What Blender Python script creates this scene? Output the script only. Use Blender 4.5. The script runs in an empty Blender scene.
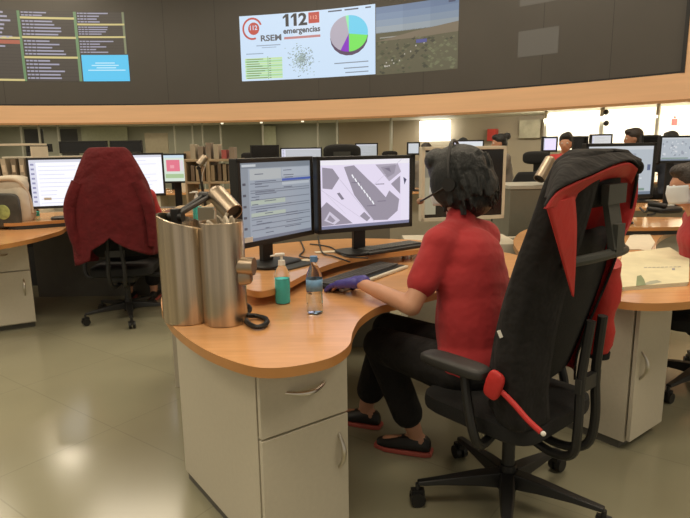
import bpy, math, random
from mathutils import Vector, Matrix, Quaternion
random.seed(7)
C = bpy.context.scene.collection
PI = math.pi
sin, cos, rad = math.sin, math.cos, math.radians
V = Vector

# ---------------------------------------------------------------- camera
FPX, PITCH, ROLL, EYE = 575.0, rad(11), rad(0.8), 1.35
Fv = V((0, cos(PITCH), -sin(PITCH))); R0 = V((1, 0, 0)); U0 = R0.cross(Fv)
Rv = R0*cos(ROLL) - U0*sin(ROLL); Uv = Rv.cross(Fv)
cam = bpy.data.cameras.new('camera'); cam.sensor_width = 36; cam.lens = FPX/690*36
cam.clip_start = 0.05; cam.clip_end = 100
co = bpy.data.objects.new('camera', cam); C.objects.link(co)
co.matrix_world = Matrix(((Rv.x, Uv.x, -Fv.x, 0), (Rv.y, Uv.y, -Fv.y, 0), (Rv.z, Uv.z, -Fv.z, EYE), (0, 0, 0, 1)))
bpy.context.scene.camera = co

def ray(x, y): return Fv + Rv*((x-345)/FPX) + Uv*((259-y)/FPX)
def P(x, y, z=0.0):                                   # point of a horizontal plane seen at that pixel
    d = ray(x, y); t = (z-EYE)/d.z; return V((d.x*t, d.y*t, z))
def Q(x, y, Y):                                       # point at a distance Y into the room
    d = ray(x, y); t = Y/d.y; return V((d.x*t, Y, EYE+d.z*t))
def XQ(x, Y):                                         # floor point at distance Y below a column of the view
    q = Q(x, 146, Y); return V((q.x, Y, 0))
def ZQ(x, y, Y): return Q(x, y, Y).z

# ---------------------------------------------------------------- materials
MATS = {}
def nt(name):
    m = bpy.data.materials.new(name); m.use_nodes = True
    n = m.node_tree; b = n.nodes['Principled BSDF']; return m, n, b
def mat(name, col, rough=.5, metal=0, var=.08, scale=14, bump=0, bscale=60, stretch=(1, 1, 1), coat=0, trans=0, ior=1.45, sheen=0, alpha=1):
    if name in MATS: return MATS[name]
    m, n, b = nt(name)
    b.inputs['Roughness'].default_value = rough; b.inputs['Metallic'].default_value = metal
    if coat: b.inputs['Coat Weight'].default_value = coat; b.inputs['Coat Roughness'].default_value = .12
    if trans: b.inputs['Transmission Weight'].default_value = trans; b.inputs['IOR'].default_value = ior
    if sheen: b.inputs['Sheen Weight'].default_value = sheen
    b.inputs['Alpha'].default_value = alpha
    tc = n.nodes.new('ShaderNodeTexCoord'); mp = n.nodes.new('ShaderNodeMapping'); mp.inputs['Scale'].default_value = stretch
    n.links.new(tc.outputs['Object'], mp.inputs['Vector'])
    nz = n.nodes.new('ShaderNodeTexNoise'); nz.inputs['Scale'].default_value = scale; nz.inputs['Detail'].default_value = 4
    n.links.new(mp.outputs[0], nz.inputs['Vector'])
    rp = n.nodes.new('ShaderNodeMapRange'); rp.inputs['From Min'].default_value = .25; rp.inputs['From Max'].default_value = .75
    rp.inputs['To Min'].default_value = 1-var; rp.inputs['To Max'].default_value = 1+var
    n.links.new(nz.outputs['Fac'], rp.inputs['Value'])
    mx = n.nodes.new('ShaderNodeVectorMath'); mx.operation = 'SCALE'; mx.inputs[0].default_value = col
    n.links.new(rp.outputs[0], mx.inputs['Scale']); n.links.new(mx.outputs[0], b.inputs['Base Color'])
    if bump:
        n2 = n.nodes.new('ShaderNodeTexNoise'); n2.inputs['Scale'].default_value = bscale; n2.inputs['Detail'].default_value = 3
        n.links.new(mp.outputs[0], n2.inputs['Vector'])
        bp = n.nodes.new('ShaderNodeBump'); bp.inputs['Strength'].default_value = bump; bp.inputs['Distance'].default_value = .02 if bscale > 12 else .06
        n.links.new(n2.outputs['Fac'], bp.inputs['Height']); n.links.new(bp.outputs[0], b.inputs['Normal'])
    MATS[name] = m; return m
def glow(col, s=1.0):                                 # a lit screen or lamp surface
    k = 'glow_%.2f_%.2f_%.2f_%.1f' % (*col, s)
    if k in MATS: return MATS[k]
    m, n, b = nt(k); b.inputs['Base Color'].default_value = (.01, .01, .01, 1); b.inputs['Roughness'].default_value = .35
    b.inputs['Emission Color'].default_value = (*col, 1); b.inputs['Emission Strength'].default_value = s
    MATS[k] = m; return m
def srgb(r, g, b):
    f = lambda c: (c/255/12.92 if c/255 < .04045 else ((c/255+.055)/1.055)**2.4)
    return (f(r), f(g), f(b))

wood = mat('beech_laminate', (.65, .34, .145), .22, var=.10, scale=5, stretch=(1, 9, 9), coat=.35)
wood_edge = mat('beech_edging', (.50, .235, .075), .32, var=.08, scale=8)
lam = mat('greige_laminate', (.56, .515, .41), .42, var=.03, scale=60)
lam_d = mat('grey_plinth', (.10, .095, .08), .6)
lamp_st = mat('lamp_steel', (.38, .31, .235), .36, 1, var=.1)
steel = mat('brushed_steel', (.52, .43, .32), .27, 1, var=.42, scale=5, stretch=(7, 7, .06), bump=.08, bscale=40)  # streaks in the colour also stand in for reflected vertical bands
steel_in = mat('steel_inside', (.42, .37, .30), .42, 1, var=.05)
chrome = mat('satin_chrome', (.62, .58, .50), .28, 1, var=.03)
blk = mat('black_plastic', (.010, .010, .010), .45, var=.1)
blk2 = mat('charcoal_plastic', (.022, .022, .021), .5, var=.1)
grey_pl = mat('dark_grey_plastic', (.050, .052, .046), .5, var=.08)
fab_b = mat('black_fabric', (.0075, .0065, .0065), .95, var=.25, scale=40, bump=.5, bscale=9)
fab_chair = mat('black_mesh_fabric', (.009, .009, .009), .85, var=.2, scale=90, bump=.2, bscale=200)
lining = mat('red_lining', (.50, .022, .020), .55, var=.12, scale=10, bump=.35, bscale=14)
shirt_r = mat('red_polo', (.36, .020, .024), .85, var=.10, scale=8, bump=.45, bscale=6, sheen=.08)
jack_r = mat('dark_red_fleece', (.115, .006, .009), .95, var=.16, scale=10, bump=.7, bscale=7)
trous = mat('black_trousers', (.007, .006, .006), .9, var=.2, bump=.4, bscale=10)
skin = mat('skin', (.50, .255, .155), .5, var=.06, scale=20)
skin2 = mat('skin_tan', (.40, .20, .12), .5, var=.06, scale=20)
hair_b = mat('black_hair', (.011, .013, .013), .45, var=.5, scale=30, stretch=(6, 6, .6), bump=.5, bscale=60)
hair_br = mat('dark_brown_hair', (.022, .015, .011), .5, var=.4, scale=30, bump=.5, bscale=80)
glove_b = mat('blue_nitrile', (.055, .045, .26), .45, var=.1, bump=.3, bscale=40)
white_pl = mat('white_plastic', (.75, .74, .68), .4, var=.03)
cream = mat('cream_plastic', (.62, .57, .45), .5, var=.04)
paper = mat('cream_paper', (.68, .60, .46), .8, var=.05)
paper_w = mat('white_paper', (.72, .70, .66), .8, var=.05)
mask_m = mat('mask_fabric', (.62, .68, .72), .85, var=.04)
olive = mat('olive_grey_panel', (.16, .155, .12), .6, var=.05)
beige_f = mat('beige_cloth', (.50, .38, .24), .9, var=.12, bump=.5, bscale=20)
red_pt = mat('red_paint', (.52, .05, .035), .45, var=.04)
glass_m = mat('clear_plastic', (.95, .97, .97), .05, var=0, trans=.97, ior=1.12)
gel = mat('teal_gel', (.06, .60, .58), .15, var=.04, trans=.15, ior=1.3)
cap_b = mat('blue_cap', (.10, .22, .42), .4)
label_b = mat('blue_label', (.14, .30, .50), .45, var=.2, scale=40)

def tile_floor():
    m, n, b = nt('sage_floor_tiles')
    tc = n.nodes.new('ShaderNodeTexCoord'); mp = n.nodes.new('ShaderNodeMapping'); mp.inputs['Rotation'].default_value = (0, 0, rad(36))
    mp.inputs['Location'].default_value = (.27, .02, 0)
    n.links.new(tc.outputs['Object'], mp.inputs['Vector'])
    br = n.nodes.new('ShaderNodeTexBrick'); br.offset = 0; br.squash = 1
    for k, v in (('Scale', 1), ('Mortar Size', .0035), ('Mortar Smooth', .3), ('Brick Width', .9), ('Row Height', .6), ('Bias', 0)): br.inputs[k].default_value = v
    br.inputs['Color1'].default_value = (.315, .300, .205, 1); br.inputs['Color2'].default_value = (.300, .287, .195, 1); br.inputs['Mortar'].default_value = (.262, .25, .17, 1)
    n.links.new(mp.outputs[0], br.inputs['Vector'])
    nz = n.nodes.new('ShaderNodeTexNoise'); nz.inputs['Scale'].default_value = 1.6; nz.inputs['Detail'].default_value = 6
    n.links.new(tc.outputs['Object'], nz.inputs['Vector'])
    mx = n.nodes.new('ShaderNodeMix'); mx.data_type = 'RGBA'; mx.blend_type = 'MULTIPLY'; mx.inputs['Factor'].default_value = .25
    n.links.new(br.outputs['Color'], mx.inputs['A']); n.links.new(nz.outputs['Fac'], mx.inputs['B'])
    n.links.new(mx.outputs['Result'], b.inputs['Base Color'])
    b.inputs['Roughness'].default_value = .17; b.inputs['Specular IOR Level'].default_value = .55
    bp = n.nodes.new('ShaderNodeBump'); bp.inputs['Strength'].default_value = .03; n.links.new(nz.outputs['Fac'], bp.inputs['Height']); n.links.new(bp.outputs[0], b.inputs['Normal'])
    return m

# ---------------------------------------------------------------- mesh builder
def basis(d):
    d = V(d).normalized(); a = V((0, 0, 1)) if abs(d.z) < .95 else V((1, 0, 0))
    x = a.cross(d).normalized(); return x, d.cross(x), d
class MB:
    def __init__(s): s.v = []; s.f = []; s.fm = []; s.mats = []; s.M = Matrix.Identity(4)
    def mi(s, m):
        if m not in s.mats: s.mats.append(m)
        return s.mats.index(m)
    def add(s, vs, fs, m):
        o = len(s.v); s.v += [s.M @ V(q) for q in vs]; i = s.mi(m)
        for f in fs: s.f.append([o+k for k in f]); s.fm.append(i)
        return s
    def box(s, c, d, m, rz=0, R=None):
        R = R or Matrix.Rotation(rz, 3, 'Z'); c = V(c)
        vs = [c + R @ V((x*d[0]/2, y*d[1]/2, z*d[2]/2)) for x in (-1, 1) for y in (-1, 1) for z in (-1, 1)]
        return s.add(vs, [(0, 1, 3, 2), (4, 6, 7, 5), (0, 4, 5, 1), (2, 3, 7, 6), (0, 2, 6, 4), (1, 5, 7, 3)], m)
    def rings(s, rs, m, c0=True, c1=True):
        n = len(rs[0]); vs = [p for r in rs for p in r]; fs = []
        for i in range(len(rs)-1):
            for k in range(n): fs.append((i*n+k, i*n+(k+1) % n, (i+1)*n+(k+1) % n, (i+1)*n+k))
        if c0: fs.append(tuple(range(n-1, -1, -1)))
        if c1: fs.append(tuple((len(rs)-1)*n+k for k in range(n)))
        return s.add(vs, fs, m)
    def cyl(s, p0, p1, r0, r1=None, m=None, n=20, caps=True):
        r1 = r0 if r1 is None else r1; p0, p1 = V(p0), V(p1); x, y, d = basis(p1-p0)
        ring = lambda p, r: [p + x*(r*cos(2*PI*k/n)) + y*(r*sin(2*PI*k/n)) for k in range(n)]
        return s.rings([ring(p0, r0), ring(p1, r1)], m, caps, caps)
    def caps(s, p0, p1, r0, r1, m, n=14, fl=1.0, up=None):
        p0, p1 = V(p0), V(p1); x, y, d = basis(p1-p0)
        if up is not None:
            y = (V(up) - d*V(up).dot(d)).normalized(); x = y.cross(d)
        rs = []
        for a in (-85, -60, -35, -10):
            rs.append((p0 + d*r0*sin(rad(a)), r0*cos(rad(a))))
        for a in (10, 35, 60, 85): rs.append((p1 + d*r1*sin(rad(a)), r1*cos(rad(a))))
        return s.rings([[q + x*(r*cos(2*PI*k/n)) + y*(r*fl*sin(2*PI*k/n)) for k in range(n)] for q, r in rs], m)
    def tube(s, pts, r, m, n=8, closed=False):
        pts = [V(p) for p in pts]; rs = []
        up = V((0, 0, 1)); N = len(pts)
        px = None
        for i, p in enumerate(pts):
            d = (pts[min(i+1, N-1)] - pts[max(i-1, 0)])
            if d.length < 1e-9: d = V((0, 0, 1))
            d.normalize()
            if px is None: px, _, _ = basis(d)
            x = (px - d*px.dot(d)).normalized(); px = x; y = d.cross(x)
            rr = r[i] if isinstance(r, (list, tuple)) else r
            rs.append([p + x*(rr*cos(2*PI*k/n)) + y*(rr*sin(2*PI*k/n)) for k in range(n)])
        return s.rings(rs, m)
    def lathe(s, prof, m, o=(0, 0, 0), n=28, c0=True, c1=True):
        o = V(o); return s.rings([[o + V((r*cos(2*PI*k/n), r*sin(2*PI*k/n), z)) for k in range(n)] for r, z in prof], m, c0, c1)
    def prism(s, pts, z0, z1, m, ms=None):
        n = len(pts); vs = [V((p[0], p[1], z0)) for p in pts] + [V((p[0], p[1], z1)) for p in pts]
        s.add(vs, [tuple(range(n-1, -1, -1)), tuple(range(n, 2*n))], m)
        s.add(vs, [(k, (k+1) % n, n+(k+1) % n, n+k) for k in range(n)], ms or m); return s
    def sq(s, c, r, m, e1=.5, e2=.5, R=None, n=24, k=14):  # superquadric: cushion shapes
        c = V(c); R = R or Matrix.Identity(3); g = lambda a, e: math.copysign(abs(a)**e, a); rs = []
        for i in range(k+1):
            f = -PI/2+PI*i/k; f = max(-PI/2+.02, min(PI/2-.02, f))
            rs.append([c + R @ V((r[0]*g(cos(f), e1)*g(cos(2*PI*j/n), e2), r[1]*g(cos(f), e1)*g(sin(2*PI*j/n), e2), r[2]*g(sin(f), e1))) for j in range(n)])
        return s.rings(rs, m)
    def ell(s, c, r, m, R=None, n=20, k=12): return s.sq(c, r, m, 1, 1, R, n, k)
    def grid(s, fn, nu, nv, m, cu=False):
        vs = [V(fn(i/(nu if cu else nu-1), j/(nv-1))) for j in range(nv) for i in range(nu)]; fs = []
        for j in range(nv-1):
            for i in range(nu if cu else nu-1): fs.append((j*nu+i, j*nu+(i+1) % nu, (j+1)*nu+(i+1) % nu, (j+1)*nu+i))
        return s.add(vs, fs, m)
    def build(s, name, parent=None, world=False, bevel=0, sharp=35, vox=0, relax=0, solid=0, sub=0, solid_mat=None, base=False):
        vs = s.v; loc = V((0, 0, 0))
        if world and parent is not None:
            W = wm(parent).inverted(); vs = [W @ q for q in vs]
        if parent is None:
            xs = [q.x for q in vs]; ys = [q.y for q in vs]; zs = [q.z for q in vs]
            loc = V(((min(xs)+max(xs))/2, (min(ys)+max(ys))/2, min(zs))); vs = [q-loc for q in vs]
        me = bpy.data.meshes.new(name); me.from_pydata([tuple(q) for q in vs], [], s.f)
        for m in s.mats: me.materials.append(m)
        for p, i in zip(me.polygons, s.fm): p.material_index = i
        me.validate()
        if vox:
            t = bpy.data.objects.new('tmp', me); C.objects.link(t)
            md = t.modifiers.new('r', 'REMESH'); md.mode = 'VOXEL'; md.voxel_size = vox
            if relax:
                sm = t.modifiers.new('s', 'SMOOTH'); sm.factor = .5; sm.iterations = relax
            dg = bpy.context.evaluated_depsgraph_get(); dg.update()
            me2 = bpy.data.meshes.new_from_object(t.evaluated_get(dg)); me2.name = name
            bpy.data.objects.remove(t); me = me2
            if not me.materials: me.materials.append(s.mats[0])
        me.shade_smooth()
        if not vox: me.set_sharp_from_angle(angle=rad(sharp))
        o = bpy.data.objects.new(name, me); C.objects.link(o); o.location = loc
        if parent is not None: o.parent = parent
        if solid:
            md = o.modifiers.new('thickness', 'SOLIDIFY'); md.thickness = abs(solid); md.offset = -1 if solid > 0 else 1
            if solid_mat: me.materials.append(solid_mat); md.material_offset = len(me.materials)-1; md.material_offset_rim = 0
        if bevel:
            md = o.modifiers.new('bevel', 'BEVEL'); md.width = bevel; md.segments = 3; md.limit_method = 'ANGLE'; md.angle_limit = rad(40)
        if sub:
            md = o.modifiers.new('sub', 'SUBSURF'); md.levels = sub; md.render_levels = sub
        return o
def wm(o):
    M = Matrix.LocRotScale(o.location, o.rotation_euler, o.scale)
    return wm(o.parent) @ M if o.parent else M
def tag(o, label, cat, group=None, kind=None):
    o['label'] = label; o['category'] = cat
    if group: o['group'] = group
    if kind: o['kind'] = kind
    return o
def thing(name, label, cat, loc=(0, 0, 0), rz=0, group=None):
    o = bpy.data.objects.new(name, None); C.objects.link(o); o.empty_display_size = .1
    o.location = loc; o.rotation_euler = (0, 0, rz); return tag(o, label, cat, group)
def struct(o): o['kind'] = 'structure'; return o
def dup(src, loc, rz=0, label=None, group=None, sc=1):
    kids = {}
    for q in bpy.data.objects:
        if q.parent: kids.setdefault(q.parent, []).append(q)
    def cp(o, par):
        c = o.copy(); C.objects.link(c); c.parent = par
        for k in kids.get(o, []): cp(k, c)
        return c
    r = cp(src, None); r.location = loc; r.rotation_euler = (0, 0, rz); r.scale = (sc, sc, sc)
    if label: r['label'] = label
    if group: r['group'] = group
    return r
def spline(pts, n=6, closed=False):
    pts = [V(p) for p in pts]; N = len(pts); out = []
    rng = range(N) if closed else range(N-1)
    for i in rng:
        g = lambda k: pts[k % N] if closed else pts[max(0, min(N-1, k))]
        a, b, c, d = g(i-1), g(i), g(i+1), g(i+2)
        for j in range(n):
            t = j/n; out.append(.5*((2*b)+(c-a)*t+(2*a-5*b+4*c-d)*t*t+(3*b-a-3*c+d)*t**3))
    if not closed: out.append(pts[-1])
    return out
_tc = {}
def text_geo(s, bold=0.0):
    k = (s, bold)
    if k in _tc: return _tc[k]
    cu = bpy.data.curves.new('t', 'FONT'); cu.body = s; cu.size = 1; cu.offset = bold; cu.resolution_u = 3
    o = bpy.data.objects.new('t', cu); C.objects.link(o); dg = bpy.context.evaluated_depsgraph_get(); dg.update()
    me = bpy.data.meshes.new_from_object(o.evaluated_get(dg)); vs = [tuple(v.co) for v in me.vertices]; fs = [tuple(p.vertices) for p in me.polygons]
    bpy.data.objects.remove(o); bpy.data.meshes.remove(me)
    x0 = min(v[0] for v in vs); x1 = max(v[0] for v in vs); y0 = min(v[1] for v in vs); y1 = max(v[1] for v in vs)
    r = ([((v[0]-x0)/(x1-x0), (v[1]-y0)/(y1-y0)) for v in vs], fs); _tc[k] = r; return r
#@@ROOM
# ---------------------------------------------------------------- the round room
RC = V((-4.80, 1.955, 0)); RR = 12.83
def W(u, z, inset=0.0):
    a = PI/2 - u/RR; r = RR - inset; return V((RC.x + r*cos(a), RC.y + r*sin(a), z))
def arc(u0, u1, z0, z1, r0, r1, m, n=70, name='x'):
    mb = MB(); rs = []
    for i in range(n+1):
        a = PI/2 - (u0+(u1-u0)*i/n)/RR
        rs.append([V((RC.x+r*cos(a), RC.y+r*sin(a), z)) for r, z in ((r0, z0), (r0, z1), (r1, z1), (r1, z0))])
    mb.rings(rs, m); return mb
fl = MB(); fl.prism([(-16, -6), (14, -6), (14, 20), (-16, 20)], -.05, 0, tile_floor()); struct(fl.build('floor'))
ceil_m = mat('ceiling_white', (.55, .52, .46), .8, var=.03)
cl = MB(); cl.prism([(-16, -6), (14, -6), (14, 20), (-16, 20)], 6.0, 6.1, ceil_m); struct(cl.build('ceiling'))
wallwood = mat('beech_wall_panel', (.86, .54, .315), .42, var=.06, scale=2, stretch=(.3, .3, 6))
U0_, U1_ = -7.5, 11.93
struct(arc(-13, 18, 2.0, 2.44, RR-.10, RR+.12, wallwood, 90).build('trim_1'))                    # beech fascia under the video wall
struct(arc(-13, 18, 1.985, 2.03, RR-.13, RR+.02, mat('beech_lip', (.45, .24, .10), .4), 90).build('trim_2'))
struct(arc(U1_+.02, 18, 2.44, 6.0, RR-.10, RR+.12, wallwood, 30).build('wall_right'))
bk = mat('sage_back_wall', (.27, .275, .21), .6, var=.06, scale=1.2)
struct(arc(-14, 4.0, 0, 2.05, RR+2.4, RR+2.6, bk, 60).build('wall_back'))
struct(arc(4.0, 9.0, 0, 2.05, RR+2.4, RR+2.6, mat('tan_back_wall', (.36, .30, .21), .6, var=.05, scale=1.2), 30).build('wall_middle'))
struct(arc(9.0, 19, 0, 2.05, RR+1.5, RR+1.7, mat('bright_cream_wall', (.92, .89, .78), .6, var=.03, scale=1.2), 40).build('wall_far_right'))
struct(arc(-14, 19, 2.03, 2.08, RR-.05, RR+2.7, mat('soffit_cream', (.62, .58, .46), .7, var=.03), 90).build('trim_3'))
# video wall
vw = thing('video_wall', 'long curved black video wall above the beech band', 'video wall', W(0, 2.44))
vwm = mat('black_video_cubes', (.078, .070, .060), .34, var=.07, scale=.7)
seam = mat('cube_seam', (.02, .018, .016), .5)
mb = arc(U0_, U1_, 2.44, 6.0, RR-.02, RR+.1, vwm, 80); mb.build('screen_surface', vw, world=True)
mb = MB()
for i in range(16):
    u = U0_+.3+i*1.28
    if u < U1_:
        p, q = W(u, 2.46, .0205), W(u+.008, 2.46, .0205)
        mb.add([p, q, q+V((0, 0, 3.5)), p+V((0, 0, 3.5))], [(0, 1, 2, 3)], seam)
mb.build('panel_seams', vw, world=True)
mb = arc(U0_, U1_+.05, 2.44, 2.475, RR-.06, RR, blk, 80); mb.build('lower_frame', vw, world=True)
mb = arc(U1_, U1_+.06, 2.44, 6, RR-.115, RR, blk, 2); mb.build('end_frame', vw, world=True)

def one(w, a0, b0, a1, b1, col, l=4):
    d = a1-a0; e = b1-b0
    w.poly([(a0+d*.45, b0), (a1, b0), (a1, b1), (a0+d*.5, b1), (a0, b1-e*.22), (a0, b1-e*.38), (a0+d*.45, b1-e*.24)], col, l)
class WallPic:
    def __init__(s, u0, u1, z0, z1): s.b = (u0, u1, z0, z1); s.mb = MB(); s.L = 0.026
    def map(s, a, b, l): u0, u1, z0, z1 = s.b; return W(u0+(u1-u0)*a, z0+(z1-z0)*b, s.L+.002*l)
    def rect(s, a0, b0, a1, b1, col, l=1, st=1.0):
        n = max(1, int(abs(a1-a0)*(s.b[1]-s.b[0])/.12)); m = glow(col, st)
        s.mb.grid(lambda i, j: s.map(a0+(a1-a0)*i, b0+(b1-b0)*j, l), n+1, 2, m)
    def poly(s, pts, col, l=1, st=1.0): s.mb.add([s.map(a, b, l) for a, b in pts], [tuple(range(len(pts)))], glow(col, st))
    def text(s, t, a0, b0, a1, b1, col, l=3, bold=0.02):
        vs, fs = text_geo(t, bold); s.mb.add([s.map(a0+(a1-a0)*x, b0+(b1-b0)*y, l) for x, y in vs], fs, glow(col))
    def build(s, name, label): o = s.mb.build(name, vw, world=True); o['label'] = label; return o
# incident table, left
w = WallPic(-3.45, -.43, 3.02, 4.62)
w.rect(0, 0, 1, 1, srgb(72, 65, 58), 0)
pale, yel, grn = srgb(160, 158, 178), srgb(205, 190, 130), srgb(110, 140, 100)
rr = random.Random(3)
def lines(a0, a1, b0, b1, n, w_, col=pale):
    for i in range(n):
        b = b1-(b1-b0)*(i+.5)/n; h = (b1-b0)/n*.22
        w_.rect(a0, b-h, a0+(a1-a0)*rr.uniform(.35, .8), b+h, col, 2)
        for k in range(3):
            a = a0 + (a1-a0)*(.04+.08*k+rr.uniform(0, .02)); w_.rect(a, b-h, a+.006, b+h, srgb(80, 75, 80), 3)
    for i in range(n+1): b = b1-(b1-b0)*i/n; w_.rect(a0, b-.0012, a1, b+.0012, srgb(45, 40, 37), 1)
for a in (.17, .175): w.rect(.185, .0, .205, 1, grn, 1)
w.rect(.60, 0, .622, 1, grn, 1); w.rect(.975, .40, .992, 1, srgb(125, 130, 100), 1)
lines(.215, .60, .02, .32, 6, w); lines(.215, .60, .37, .60, 5, w); lines(.215, .60, .65, .88, 5, w); lines(.215, .60, .92, 1, 2, w)
lines(0, .18, .60, 1, 7, w); lines(0, .12, .47, .52, 1, w)
for i in range(10): w.rect(0, .06+.046*i, .18, .063+.046*i, srgb(45, 40, 37), 1)
for b in (.33, .615, .89): w.rect(.205, b, .605, b+.03, yel, 2)
w.rect(0, .0, .19, .03, yel, 2); w.rect(0, .60, .19, .63, yel, 2); w.rect(0, .53, .185, .585, srgb(170, 95, 75), 2)
lines(.63, .97, .405, .60, 5, w); lines(.63, .97, .67, .80, 4, w); lines(.63, .97, .84, 1, 4, w)
for b in (.63, .81): w.rect(.625, b, .99, b+.025, yel, 2)
w.rect(.632, 0, 1.0, .385, srgb(90, 196, 238), 3)
for i, (c0, c1) in enumerate(((.28, .7), (.2, .78), (.3, .72), (.12, .92))): w.rect(.632+.368*c0, .26-.035*i, .632+.368*c1, .275-.035*i, srgb(190, 232, 248), 4)
w.build('status_table_image', 'projected incident table with yellow rows and blue box')
# map / pie chart picture
w = WallPic(2.38, 5.745, 2.955, 4.44); BL = srgb(203, 224, 246)
w.rect(0, 0, 1, 1, BL, 0); w.rect(.40, .60, .60, 1, srgb(212, 228, 246), 1)
def ring(w, cx, cy, r0, r1, a0, a1, col, l, asp):
    n = 18
    for k in range(n):
        t0, t1 = a0+(a1-a0)*k/n, a0+(a1-a0)*(k+1)/n
        w.poly([(cx+r0*cos(t0), cy+r0*sin(t0)*asp), (cx+r1*cos(t0), cy+r1*sin(t0)*asp), (cx+r1*cos(t1), cy+r1*sin(t1)*asp), (cx+r0*cos(t1), cy+r0*sin(t1)*asp)], col, l)
asp = 3.365/1.485; rd = srgb(190, 82, 72)
ring(w, .105, .80, 0, .042, 0, 2*PI, rd, 2, asp); ring(w, .095, .80, .062, .075, rad(20), rad(290), rd, 2, asp)
w.text('112', .078, .78, .132, .85, BL, 4); w.text('RSEM', .155, .60, .31, .695, srgb(95, 95, 100), 3, .03)
w.rect(.12, .53, .30, .545, srgb(150, 165, 185), 2); w.rect(.16, .50, .27, .51, srgb(150, 165, 185), 2)
one(w, .325, .80, .368, .985, srgb(62, 60, 62)); one(w, .385, .80, .428, .985, srgb(62, 60, 62)); w.text('2', .440, .80, .505, .985, srgb(62, 60, 62), 3, .035); w.rect(.515, .82, .595, .98, rd, 2); w.text('112', .53, .88, .58, .93, srgb(235, 170, 150), 4)
w.text('emergencias', .325, .665, .60, .775, srgb(80, 78, 84), 3, .03); w.rect(.33, .61, .60, .645, srgb(190, 130, 130), 2)
for i in range(9):
    b = .03+.036*i; w.rect(.03, b, .31, b+.030, (srgb(196, 226, 168), srgb(170, 215, 150))[i % 2], 2)
    w.rect(.04, b+.008, .04+rr.uniform(.08, .17), b+.018, srgb(90, 115, 80), 3); w.rect(.21, b+.008, .225, b+.018, srgb(90, 115, 80), 3)
w.rect(.20, .02, .205, .37, srgb(140, 180, 140), 3); w.rect(.04, .41, .17, .425, srgb(150, 170, 190), 2)
for i in range(420):                                  # scattered street map marks
    r = abs(rr.gauss(0, 1)); t = rr.uniform(0, 2*PI); a, b = .455+.052*r*cos(t), .30+.125*r*sin(t)
    if .32 < a < .60 and .02 < b < .57:
        q, e = rr.uniform(.003, .008), rr.uniform(.004, .012)
        w.poly([(a-q, b-e), (a+q, b-e*.2), (a+q*.6, b+e), (a-q*.8, b+e*.5)], rr.choice([srgb(120, 135, 140), srgb(150, 165, 165), srgb(165, 185, 180)]), 2)
ring(w, .81, .57, 0, .138, 0, 2*PI, srgb(90, 70, 95), 1, asp*.86)
for a0, a1, c in ((90, 100, (150, 235, 170)), (100, 243, (178, 170, 184)), (243, 270, (135, 45, 190)), (270, 350, (120, 225, 95)), (-10, 90, (110, 205, 235))):
    ring(w, .81, .62, 0, .138, rad(a0), rad(a1), srgb(*c), 3, asp*.84)
for a0, a1 in ((.66, .76), (.78, .88), (.93, .97)): w.rect(a0, .955, a1, .975, srgb(90, 95, 110), 2)
for a0, b in ((.70, .19), (.77, .11), (.78, .045)): w.rect(a0, b, .95, b+.015, srgb(130, 140, 155), 2)
w.build('map_chart_image', 'projected pale panel with 112 heading, map and pie chart')
# landscape camera picture
w = WallPic(5.76, 7.67, 2.93, 4.36)
sk = [(112, 130, 158), (122, 140, 165), (135, 150, 168), (150, 160, 168)]
for k in range(3):
    for j in range(4): w.rect(k/3, .62+.38*(1-(j+1)/4), (k+1)/3, .62+.38*(1-j/4), srgb(*[min(255, c-k*6) for c in sk[j]]), 0)
w.rect(0, 0, 1, .63, srgb(92, 88, 68), 0)
w.poly([(0, .50), (.5, .60), (1, .66), (1, .52), (.5, .50)], srgb(118, 106, 88), 1)
for i in range(220):
    a, b = rr.uniform(.01, .98), rr.uniform(.02, .56); q = rr.uniform(.01, .035); 
    cc = rr.choice([(70, 72, 54), (82, 84, 62), (104, 104, 78), (62, 62, 50), (96, 90, 70)])
    if a > .65 and b < .42: cc = rr.choice([(110, 112, 84), (98, 98, 74)])
    w.poly([(max(a-q, 0), b), (a, max(b-q*.8, 0)), (min(a+q, 1), b), (a, b+q*.8)], srgb(*cc), 2)
for i in range(12):
    a = rr.uniform(.1, .6); b = .04+a*.65+rr.uniform(-.05, .05); w.rect(a, b, a+rr.uniform(.01, .02), b+.02, srgb(190, 185, 175), 4)
w.rect(.50, .42, .63, .47, srgb(80, 82, 140), 4); w.rect(.05, .54, .3, .555, srgb(150, 148, 140), 4); w.rect(.88, .93, .96, .96, srgb(70, 75, 100), 4)
w.build('landscape_image', 'projected hazy landscape camera picture')
# faint reflections on the wall, painted as dim glowing rectangles
for (x, u0, u1, z0, z1) in ((0, 8.95, 9.75, 3.95, 4.6), (0, 8.95, 9.75, 3.02, 3.50)):
    w = WallPic(u0, u1, z0, z1); w.rect(0, 0, 1, 1, srgb(88, 81, 70), 0)
    w.build('reflection_patch', 'faint painted reflection, a dim grey rectangle on the dark wall')
# ------- glazed recess under the band
post = mat('pale_post', (.42, .42, .34), .5)
def ppost(x, wd=.035, m=post, r=RR+.25, z1=2.03):
    a = None; d = ray(x, 140); ox, oy = -RC.x, -RC.y; A = d.x**2+d.y**2; B = ox*d.x+oy*d.y; Cc = ox*ox+oy*oy-r*r
    t = (-B+math.sqrt(B*B-A*Cc))/A; return V((d.x*t, d.y*t, 0))
def facing(p): return math.atan2(p.y-RC.y, p.x-RC.x)-PI/2
for k, (x, wd) in enumerate(((-20, .04), (22, .04), (40, .04), (59, .04), (175, .03), (193, .03), (203, .03), (221, .035), (263, .03), (318, .03), (337, .03), (391, .05), (545, .05), (601, .07), (656, .05))):
    p = ppost(x); mb = MB(); mb.box((0, 0, 1.015), (wd, .06, 2.03), post if x < 500 else mat('grey_post', (.55, .54, .46), .5)); o = mb.build('trim_%d' % (4+k)); o.location = p; o.rotation_euler.z = facing(p); struct(o)
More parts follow.
